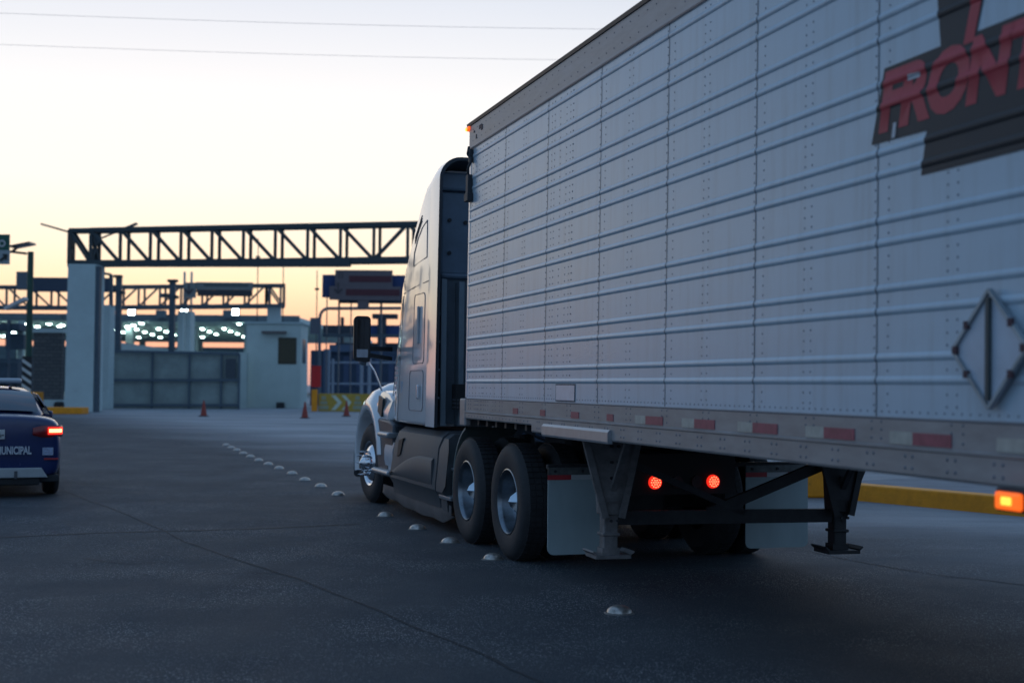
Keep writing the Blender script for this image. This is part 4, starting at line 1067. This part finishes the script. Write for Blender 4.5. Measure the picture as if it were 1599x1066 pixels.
# green road sign, mostly out of frame
gs = thing('road_sign', 'green road sign with white lower panel cut off by the left edge', 'sign', dp(5, 390, 60))
bb = MB(); pbox(bb, -60, 15, 366, 390, 60, .06); rel(bb.build('sign_panel', mat('sign green', (.01, .10, .07), .5), gs), gs)
bb = MB(); pbox(bb, -60, 15, 390.5, 412, 60, .06); rel(bb.build('sign_panel', mat('sign pale', (.30, .36, .38), .5), gs), gs)
bb = MB(); q1 = dp(3, 380, 59.97); rr_ = .16
for i in range(16):
    a = 2 * math.pi * i / 16; b2 = 2 * math.pi * (i + 1) / 16
    bb.add([(q1.x + math.cos(t) * r_, q1.y, q1.z + math.sin(t) * r_) for t in (a, b2) for r_ in (rr_, rr_ * .6)], [(0, 1, 3, 2)])
rel(bb.build('sign_symbol', mat('sign white', (.6, .6, .6), .5), gs), gs)
bb = MB(); c0 = dp(0, 407, 59.95); c1 = dp(11, 398, 59.95); bb.beam(c0, c1, .02, .10); bb.box(c1.x - .2, c1.x, c1.y - .01, c1.y, c1.z - .04, c1.z + .04); bb.box(c1.x - .08, c1.x, c1.y - .01, c1.y, c1.z - .22, c1.z)
rel(bb.build('sign_arrow', mat('sign ink', (.02, .03, .03), .5), gs), gs)
bb = MB(); bb.tube((dp(-30, 412, 60).x, 60.1, 0), (dp(-30, 366, 60).x, 60.1, dp(-30, 366, 60).z), .1); rel(bb.build('sign_pole', tr_m, gs), gs)

# yellow kerb along the pillar bases
k2 = MB(); a = gp(62, 646); c = gp(137, 646); k2.box(a.x, c.x, a.y, a.y + 1.0, 0, .32); tag(k2.build('kerb', yel, bevel=.03), kind='structure')

# block wall left of the pillar
bm_ = bpy.data.materials.new('block wall'); bm_.use_nodes = True
t = bm_.node_tree; tc = t.nodes.new('ShaderNodeTexCoord'); bt = t.nodes.new('ShaderNodeTexBrick'); mpp = t.nodes.new('ShaderNodeMapping'); mpp.inputs['Rotation'].default_value = (R(90), 0, 0)
t.links.new(tc.outputs['Object'], mpp.inputs[0]); t.links.new(mpp.outputs[0], bt.inputs[0]); bt.inputs['Scale'].default_value = 1.3; bt.inputs['Color1'].default_value = (.13, .13, .13, 1); bt.inputs['Color2'].default_value = (.095, .10, .105, 1); bt.inputs['Mortar'].default_value = (.06, .062, .065, 1)
t.links.new(bt.outputs[0], t.nodes['Principled BSDF'].inputs['Base Color']); t.nodes['Principled BSDF'].inputs['Roughness'].default_value = .9
wl = thing('block_wall', 'dark concrete block wall between green lamp post and the big pillar', 'wall', gp(75, 641))
bb = MB(); pbox(bb, 50, 98, 518, 640, 74, .4, 0); rel(bb.build('wall_body', bm_, wl), wl)
bb = MB(); pbox(bb, 50, 99, 513, 519, 73.9, .6); pbox(bb, 50, 98, 624, 641, 73.8, .7, 0); rel(bb.build('wall_band', conc, wl), wl)
bb = MB(); pbox(bb, 82, 98, 627, 641, 72.6, .5, 0); tag(bb.build('junk_pile', mat('dark heap', (.03, .032, .035), .9), bevel=.15), 'dark low heap at the foot of the block wall beside the pillar', 'heap')

# sliding gate of framed mesh right of the pillar
gt = gp(270, 638); YG = gt.y
gate = thing('yard_gate', 'wide framed sheet metal gate between the pale pillar and the gatehouse', 'gate', gt)
fm = mat('gate frame blue grey', (.09, .13, .17), .6)
bb = MB()
for px in (174, 237, 295, 345, 373): pbox(bb, px - 2, px + 2, 549 if px < 300 else 552, 637, YG, .15, 0)
for py in (548, 593, 632):
    a = dp(174, py, YG + .02); c = dp(373, py + (4 if py == 548 else 0), YG + .02); bb.beam(a, c, .12, .14)
rel(bb.build('gate_frame', fm, gate), gate)
bb = MB(); pbox(bb, 174, 373, 552, 636, YG + .18, .04, 0); rel(bb.build('gate_sheet', mat('gate sheet', (.28, .34, .33), .7, var=.2, scale=1.0), gate), gate)  # sheet colour made lighter in place of haze before the gate
bb = MB(); pbox(bb, 352, 368, 560, 590, YG - .03, .04); rel(bb.build('notice_panel', mat('notice', (.06, .08, .10), .6), gate), gate)
bb = MB()
for (a_, b2, ya, yb) in ((174, 385, 542, 549),):
    p = dp(174, 533, YG + 4); q_ = dp(290, 548, YG + 4); r_ = dp(386, 550, YG + 4)
    bb.add([(p.x, p.y, 0), (q_.x, q_.y, 0), (r_.x, r_.y, 0), (r_.x, r_.y, r_.z), (q_.x, q_.y, q_.z), (p.x, p.y, p.z)] + [(p.x, p.y + .3, 0), (q_.x, q_.y + .3, 0), (r_.x, r_.y + .3, 0), (r_.x, r_.y + .3, r_.z), (q_.x, q_.y + .3, q_.z), (p.x, p.y + .3, p.z)],
           [(0, 1, 4, 5), (1, 2, 3, 4), (11, 10, 7, 6), (10, 9, 8, 7), (5, 4, 10, 11), (4, 3, 9, 10)])
tag(bb.build('yard_wall', conc2), 'low pale wall seen just above the top of the yard gate', 'wall')
for (px, py0, lab) in ((183, 430, 'thick steel post right behind the frame of the pale pillar'), (267, 437, 'thick steel post rising from the middle of the yard gate')):
    pt = thing('gate_post', lab, 'post', gp(px, 640), 0, 'tall steel posts at the yard gate')
    Yp = YG + .5; bb = MB(); pbox(bb, px - 6, px + 6, py0, 640, Yp, .32, 0); rel(bb.build('post_shaft', tr_b, pt, bevel=.01), pt)
    for rc in ((px - 6, px + (6 if px < 200 else 9), py0 - 1, py0 + 3), (px - 13, px - 4, py0 + 22, py0 + 26), (px + 4, px + 10, py0 + 24, py0 + 29)):
        bb = MB(); pbox(bb, *rc, Yp - .1, .4); rel(bb.build('post_bracket', tr_m, pt), pt)

# gatehouse
hs = thing('gatehouse', 'plain pale box gatehouse with one dark brown square window', 'building', gp(430, 637))
YH = gp(430, 637).y
bb = MB(); A = dp(385, 505, YH); B = dp(470, 505, YH); zt2 = A.z
C = dp(481, 509, YH + 3.2)
bb.hexa([(A.x, YH, 0), (B.x, YH, 0), (C.x, YH + 3.2, 0), (A.x, YH + 3.2, 0), (A.x, YH, zt2), (B.x, YH, zt2), (C.x, YH + 3.2, zt2), (A.x, YH + 3.2, zt2)])
rel(bb.build('wall', conc2, hs), hs)
bb = MB(); bb.box(A.x - .1, B.x + .12, YH - .1, YH + 3.25, zt2 + .002, zt2 + .12); rel(bb.build('roof', conc, hs), hs)
bb = MB(); pbox(bb, 434, 463, 527, 568, YH - .04, .05); wn = rel(bb.build('window', mat('window frame brown', (.06, .055, .04), .6), hs), hs)
bb = MB(); pbox(bb, 436, 461, 530, 566, YH - .05, .008); rel(bb.build('pane', mat('brown pane', (.07, .062, .035), .5), wn), hs)
bb = MB(); pbox(bb, 408, 446, 517, 520, YH - .35, .34); rel(bb.build('ledge', mat('ledge', (.15, .12, .12), .7), hs), hs)
s0, s1 = Vector((B.x, YH, 0)), Vector((C.x, YH + 3.2, 0)); dd = (s1 - s0).normalized(); nn = Vector((dd.y, -dd.x, 0))
zb1, zb2 = dp(473, 567, YH + 1).z, dp(473, 530, YH + 1).z
bb = MB(); a = s0 + dd * .8 + nn * .02; c = s0 + dd * 2.2 + nn * .02; bb.hexa([(a.x, a.y, zb1), (c.x, c.y, zb1), (c.x - .05, c.y, zb1), (a.x - .05, a.y, zb1), (a.x, a.y, zb2), (c.x, c.y, zb2), (c.x - .05, c.y, zb2), (a.x - .05, a.y, zb2)])
rel(bb.build('side_window', mat('side pane', (.10, .14, .16), .3), hs), hs)
bb = MB(); pbox(bb, 431, 443, 628, 638, YH - .6, .4, 0); tag(bb.build('utility_box', mat('box dark', (.03, .035, .04), .7), bevel=.04), 'small dark box on the ground against the gatehouse front wall', 'box')

# cones
def cone(px, py, lab):
    p = gp(px, py)
    c = thing('traffic_cone', lab, 'traffic cone', p, 0, 'orange traffic cones on the yard')
    MB().box(-.2, .2, -.2, .2, 0, .045).build('base', mat('cone base', (.06, .03, .03), .7), c, bevel=.015)
    MB().tube((0, 0, .045), (0, 0, .74), .15, .03, n=20).build('cone_body', mat('cone orange', (.30, .045, .03), .6, var=.2), c, smooth=True)
    return c
cone(318, 650, 'faded traffic cone standing alone in front of the yard gate'); cone(476, 653, 'red traffic cone standing in front of the gatehouse corner'); cone(541, 650, 'red traffic cone standing in front of the yellow arrow barrier')

# yellow chevron barrier
Yb = gp(500, 642).y
ba = thing('arrow_barrier', 'mustard yellow barrier board with pale arrow chevrons behind a cone', 'barrier', gp(530, 642))
bb = MB(); pbox(bb, 497, 600, 615, 642, Yb, .3, 0); rel(bb.build('barrier_board', mat('mustard paint', (.50, .33, .05), .6, var=.15), ba, bevel=.02), ba)
for (px, w) in ((517, 7), (533, 6)):
    bb = MB(); a = dp(px, 617, Yb - .01); c = dp(px + 10, 628, Yb - .01); e = dp(px, 640, Yb - .01); ww = w / FPX * Yb
    bb.add([(a.x, a.y, a.z), (a.x + ww, a.y, a.z), (c.x + ww, c.y, c.z), (e.x + ww, e.y, e.z), (e.x, e.y, e.z), (c.x, c.y, c.z)], [(0, 1, 2, 5), (5, 2, 3, 4)]); rel(bb.build('chevron', mat('pale chevron', (.62, .68, .55), .6), ba), ba)
for px in (505, 558):
    bb = MB()
    for (x0_, x1_, y0_, y1_) in ((-3, 4, 618, 624), (-5, 6, 626, 631), (-7, 8, 633, 639)): pbox(bb, px + x0_, px + x1_, y0_, y1_, Yb - .012, .008)
    rel(bb.build('barrier_mark', mat('pale mark', (.34, .36, .25), .6), ba), ba)
bb = MB(); pbox(bb, 486, 495, 608, 641, Yb - .3, .3, 0); tag(bb.build('bollard', yel, bevel=.03), 'orange-yellow bollard post at the left end of the arrow barrier', 'bollard')
rs_ = thing('red_sign', 'small red notice board above the yellow bollard beside the gatehouse', 'sign', gp(493, 640))
bb = MB(); pbox(bb, 486, 501, 571, 604, Yb + .2, .08); rel(bb.build('sign_panel', mat('sign red', (.6, .02, .02), .6), rs_), rs_)
bb = MB(); pbox(bb, 492, 494, 600, 640, Yb + .3, .08, 0); rel(bb.build('sign_post', tr_b, rs_), rs_)

# white tubular fence and tall pipe frame
Yf = Yb + 8
tf = thing('tube_fence', 'pale tubular rail fence behind the arrow barrier', 'fence', dp(560, 620, Yf))
bb = MB(); wt_ = mat('pale tube', (.28, .33, .40), .5)
for px in (514, 520, 565, 577, 620): a = dp(px, 560, Yf); bb.tube((a.x, a.y, 0), (a.x, a.y, a.z if px != 514 else dp(px, 545, Yf).z), .11 if px in (565, 577) else .08)
for py in (566, 599): bb.tube(dp(514, py, Yf), dp(650, py, Yf), .06)
rel(bb.build('fence_rail', wt_, tf), tf); tf.location.z = tf.location.z
hf = thing('height_frame', 'tall bent grey pipe height frame between gatehouse and truck', 'frame', gp(500, 640))
bb = MB(); P = [dp(499, 638, Yf)] + [dp(499, 498, Yf), dp(501, 489, Yf), dp(505, 484, Yf), dp(511, 481.5, Yf), dp(680, 481, Yf)]
P[0].z = 0; bb.path(P, .10); rel(bb.build('pipe', mat('pipe grey', (.12, .15, .18), .5), hf), hf)
bb = MB(); pbox(bb, 484, 498, 496, 521, Yf - .1, .08); rel(bb.build('side_plate', mat('plate grey', (.13, .14, .17), .6), hf), hf)

# direction sign gantry with layered boards
Ys = 78
sg_ = thing('sign_gantry', 'cluster of grey and dark red lane sign boards on blue backing beside the truck', 'sign', (dp(560, 600, Ys).x, Ys, 0))
bb = MB(); pbox(bb, 503, 660, 430, 464, Ys + .3, .3); rel(bb.build('backing_board', blueb, sg_), sg_)
gry = mat('faded sign grey', (.16, .13, .14), .7, var=.1); drd = mat('dark red band', (.10, .025, .035), .6); dgr = mat('sign dark ink', (.07, .06, .07), .6)
bb = MB(); pbox(bb, 523, 613, 422, 447, Ys, .1); u_ = rel(bb.build('sign_board', gry, sg_), sg_)
bb = MB(); pbox(bb, 545, 611, 431, 440, Ys - .02, .015); rel(bb.build('sign_band', drd, u_), sg_)
bb = MB(); pbox(bb, 514, 626, 447.5, 468, Ys - .05, .1); l_ = rel(bb.build('sign_board', gry, sg_), sg_)
bb = MB(); pbox(bb, 540, 624, 452, 461, Ys - .07, .015); rel(bb.build('sign_band', drd, l_), sg_)
bb = MB(); pbox(bb, 527, 529, 441, 455, Ys - .075, .02); a = dp(522, 451, Ys - .07); c = dp(528, 458, Ys - .07); e = dp(534, 451, Ys - .07); bb.beam(a, c, .02, .09); bb.beam(e, c, .02, .09); pbox(bb, 529, 530.5, 425, 434, Ys - .03, .02); pbox(bb, 534, 535.5, 425, 434, Ys - .03, .02)
rel(bb.build('sign_arrow', dgr, sg_), sg_)
bb = MB(); pbox(bb, 558, 576, 468, 481, Ys, .08); rel(bb.build('small_board', gry, sg_), sg_)
bb = MB(); pbox(bb, 530, 660, 463, 473, Ys + .7, .3); rel(bb.build('lower_beam', tr_b, sg_), sg_)
bb = MB()
for px, w in ((509, 1.6), (528, 2.2), (547, 1.6), (594, 2.5), (632, 2)): pbox(bb, px - w, px + w, 462, 640, Ys + .6, .3, 0)
for py, w in ((524, 2),): pbox(bb, 503, 660, py - w, py + w, Ys + .7, .2)
rel(bb.build('support_post', tr_b, sg_), sg_)
# blue sheds behind
sd = thing('blue_shed', 'dark blue low shed behind the pale tube fence', 'building', (dp(560, 600, 96).x, 96, 0))
bb = MB(); pbox(bb, 484, 640, 548, 640, 96, 8, 0); rel(bb.build('shed_wall', mat('shed blue', (.03, .055, .10), .7, var=.25, scale=1), sd), sd)
bb = MB(); pbox(bb, 514, 548, 538, 549, 95.5, 6); pbox(bb, 504, 512, 545, 640, 95.8, .3, 0); rel(bb.build('shed_roof', mat('shed blue grey', (.07, .11, .18), .7), sd), sd)
bb = MB()
for px in (536, 556, 586, 606): pbox(bb, px, px + 9, 556, 604, 95.9, .1)
rel(bb.build('shed_panel', mat('shed panel', (.05, .08, .15), .7), sd), sd)
bt_ = thing('blue_beam_booth', 'blue and dark toll booth canopy beams seen right of the truck mirror', 'canopy', (dp(600, 600, 104).x, 104, 0))
bb = MB(); pbox(bb, 572, 665, 508, 523, 104, 1.5); rel(bb.build('blue_beam', mat('booth blue', (.02, .06, .20), .6), bt_), bt_)
bb = MB(); pbox(bb, 588, 602, 492, 640, 103.5, 1, 0); pbox(bb, 581, 620, 490, 497, 103.4, 1); pbox(bb, 504, 560, 508, 520, 104.2, .8); pbox(bb, 530, 536, 495, 640, 104.3, .6, 0); pbox(bb, 524, 665, 536, 549, 104.2, .8); rel(bb.build('booth_frame', mat('booth dark', (.035, .05, .07), .7), bt_), bt_)

# ================================================================== SECOND GANTRY (farther)
Yt = 112
g2 = thing('road_gantry', 'far low truss gantry with lane signs crossing behind the yard gate', 'gantry', (dp(300, 600, Yt).x, Yt, 0))
hh = (dp(300, 447, Yt) - dp(300, 479, Yt)).length
bb = MB(); truss(bb, dp(-60, 479, Yt), dp(150, 480, Yt), hh, 1.8, 6, .22, .16, .14)
truss(bb, dp(150, 479.5, Yt - .5), dp(415, 477, Yt - .5), hh, 1.8, 8, .22, .16, .14, rev=True)
truss(bb, dp(415, 477, Yt - .5), dp(438, 477, Yt - .5), hh, 1.8, 1, .22, .16, .14)
rel(bb.build('truss', tr_b, g2), g2)
for px0, px1, m_ in ((283, 288, conc), (294, 299, conc), (415, 438, conc)):
    bb = MB(); pbox(bb, px0, px1, 424 if px0 < 400 else 476, 640, Yt - .2 if px0 < 400 else Yt + .2, .5, 0); rel(bb.build('column', m_, g2), g2)
bb = MB(); pbox(bb, 275, 298, 486, 640, Yt + 3, 1.5, 0); rel(bb.build('column', conc2, g2), g2)
bb = MB(); pbox(bb, 306, 395, 441, 452, Yt - .9, .15); s1_ = rel(bb.build('lane_sign', mat('lane sign pale', (.20, .22, .22), .7), g2), g2)
bb = MB(); pbox(bb, 308, 394, 453, 462, Yt - .9, .15); rel(bb.build('lane_sign', mat('lane sign dark', (.04, .045, .055), .7), g2), g2)
bb = MB(); pbox(bb, 318, 388, 444, 446.5, Yt - .93, .02); rel(bb.build('sign_line', mat('lane sign ink', (.08, .10, .10), .7), s1_), g2)
bb = MB(); pbox(bb, 287, 306, 441, 465, Yt - 1.0, .1); s2_ = rel(bb.build('arrow_sign', mat('lane sign pale', (.20, .22, .22), .7), g2), g2)
bb = MB(); pbox(bb, 293.5, 296, 443, 457, Yt - 1.03, .02); a = dp(288.5, 451, Yt - 1.02); c = dp(294.7, 459, Yt - 1.02); e = dp(301, 451, Yt - 1.02); bb.beam(a, c, .02, .16); bb.beam(e, c, .02, .16); rel(bb.build('sign_arrow', dgr, s2_), g2)
bb = MB(); pbox(bb, 48, 172, 434, 455, Yt - 1.2, .3); rel(bb.build('sign_back', mat('sign back blue', (.045, .065, .10), .7), g2), g2)
for rc in ((25, 44, 424, 452), (248, 262, 458, 464)):
    bb = MB(); pbox(bb, *rc, Yt - 1.4, .6); rel(bb.build('control_box', mat('grey box', (.11, .14, .17), .6), g2), g2)
# antennas
for px, y0_, lab in ((400, 372, 'thin tall mast rising behind the gatehouse, left one of two'), (440, 415, 'thin tall mast rising behind the gatehouse right corner'), (493, 422, 'thin lone mast left of the lane sign cluster')):
    p = dp(px, 600, 95); m_ = thing('mast', lab, 'mast', (p.x, 95, 0), 0, 'thin masts behind the gatehouse')
    bb = MB(); bb.tube((0, 0, 0), (0, 0, dp(px, y0_, 95).z), .05, .03, n=8); bb.box(-.15, .15, -.05, .05, dp(px, y0_, 95).z - 1.4, dp(px, y0_, 95).z - 1.25); bb.build('mast_pole', tr_m, m_)

# ================================================================== CUSTOMS CANOPY WITH LAMPS
ZC = 8.4
cn = thing('toll_canopy', 'huge flat canopy with rows of ceiling lamps beyond the gantries', 'canopy', (-45, 140, 0))
c0 = gp(-80, 498, ZC); c1 = gp(452, 498, ZC); f0 = gp(-80, 531, ZC)
bb = MB(); bb.box(c0.x - 20, c1.x, c0.y, f0.y, ZC, ZC + .5); rel(bb.build('canopy_ceiling', mat('canopy ceiling', (.55, .72, .70), .7), cn), cn)  # greenish lamp light on the underside is put into this colour
bb = MB(); bb.box(c0.x - 20, c1.x, c0.y - .3, c0.y - .02, ZC - .05, ZC + .7)
for px in (250, 262, 354, 366): pass
pbox(bb, 243, 257, 484, 496, c0.y - 1.5, 1); pbox(bb, 348, 362, 484, 496, c0.y - 1.5, 1); pbox(bb, 20, 92, 490, 498, c0.y - 1.5, 1)
rel(bb.build('canopy_fascia', mat('canopy fascia', (.13, .18, .20), .7, var=.2), cn), cn)
for px in (30, 120, 200, 300, 385, 430):
    for a in (dp(px, 600, c0.y + 12), dp(px * .9 + 40, 600, f0.y - 8)):
        bb = MB(); bb.box(a.x - .4, a.x + .4, a.y, a.y + 1, 0, ZC); rel(bb.build('canopy_column', conc, cn), cn)
Z5 = lambda x_, y_: (160 + x_ / 4.1, 400 + y_ / 4.1)
Z1 = lambda x_, y_: (x_ / 3.23, 330 + y_ / 3.23)
lamps = [Z5(*p) for p in ((250, 427), (160, 447), (217, 465), (270, 482), (130, 483), (185, 501), (232, 517), (67, 464), (15, 447), (320, 498), (370, 516), (360, 462), (407, 480), (460, 500), (595, 497), (640, 462), (685, 480), (728, 496), (640, 514), (780, 461), (820, 478), (864, 494), (904, 512), (875, 430), (200, 405))]
lamps += [Z1(*p) for p in ((18, 565), (16, 597), (15, 626), (70, 608), (128, 565), (188, 578), (247, 565), (300, 578), (314, 545), (150, 612))]
lm = mat('canopy lamp lit', (.8, .95, .9), .5, emit=(.72, 1.0, .92), estr=36)
proto = None
for (px, py) in lamps:
    zc = ZC - .12
    py_ = max(py, 499.5)
    p = gp(px, py_, zc)
    if p.y > f0.y or p.y < c0.y: p = gp(px, min(max(py_, 507), 529.5), zc)
    if proto is None:
        proto = thing('ceiling_lamp', 'bright white-green lamp under the far customs canopy, one of many', 'lamp', p, 0, 'lamps under the far canopy')
        MB().box(-.16, .16, -.5, .5, -.02, .08).build('lamp_housing', plas, proto)
        MB().box(-.14, .14, -.42, .42, -.12, -.03).build('diffuser', lm, proto)
        o = proto
    else: o = copy_tree(proto)
    o.location = p
fl = mat('floodlight lit', (.85, .95, 1), .5, emit=(.80, .95, 1.0), estr=20)
for px, lab in ((205.6, 'bright floodlight under the far gantry, leftmost of three'), (287.8, 'bright floodlight beside the pale column of the far gantry'), (367.8, 'bright floodlight under the lane signs, rightmost of three')):
    p = dp(px, 487, Yt + 4); o = thing('floodlight', lab, 'floodlight', p, 0, 'floodlights along the far gantry')
    MB().box(-.32, .32, .0, .3, -.30, .3).build('lamp_housing', plas, o); MB().box(-.27, .27, -.04, -.005, -.24, .24).build('lens', fl, o)
# distant wall and low far buildings
fb = thing('far_building', 'long low building in the far distance under the canopy', 'building', (-60, 230, 0))
bb = MB(); bb.box(-110, -38, 232, 240, 0, dp(200, 541, 232).z); bb.box(-100, -80, 228, 231, 0, 6); rel(bb.build('building_wall', mat('far wall', (.12, .17, .19), .8, var=.2, scale=.2), fb), fb)
bb = MB()
for i in range(24): bb.box(-108 + i * 2.9, -106.6 + i * 2.9, 231.8, 231.95, 3.2, 4.6)
rel(bb.build('window', mat('far windows', (.2, .3, .3), .4, emit=(.55, .75, .7), estr=.45), fb), fb)
# left-hand booth clutter behind the post
lc = thing('toll_booth', 'dark toll booth with a doorway coloured pale as if lit left of the green lamp post', 'booth', (dp(20, 600, 90).x, 90, 0))
bb = MB(); pbox(bb, -30, 28, 560, 625, 90, 3, 0); pbox(bb, 8, 37, 522, 545, 89.5, 1); pbox(bb, -30, 30, 505, 515, 89, 2); pbox(bb, 8, 13, 500, 640, 88.6, .5, 0); rel(bb.build('booth_wall', mat('booth wall', (.06, .09, .12), .8, var=.3, scale=1), lc), lc)
bb = MB(); pbox(bb, 26, 36, 500, 615, 91, .4, 0); rel(bb.build('lit_look_panel', mat('pale panel', (.45, .55, .52), .7), lc), lc)  # lit look is only the pale base colour, no emission
bb = MB(); pbox(bb, -5, 40, 563, 565.5, 88, .3); rel(bb.build('rail', tr_b, lc), lc)

# overhead wires
for (a, b2, lab) in (((-100, 17, 38), (1400, 49, 38), 'upper thin overhead wire crossing the sky'), ((-100, 66, 40), (1400, 98, 40), 'lower thin overhead wire crossing the sky')):
    A = dp(*a); B = dp(*b2); bb = MB(); P = []
    for i in range(25):
        t_ = i / 24; p = A.lerp(B, t_); p.z -= .15 * math.sin(math.pi * t_) ; P.append(p)
    bb.path(P, .0045, n=5); tag(bb.build('overhead_wire', mat('wire', (.42, .42, .45), .6)), lab, 'wire', 'overhead wires')
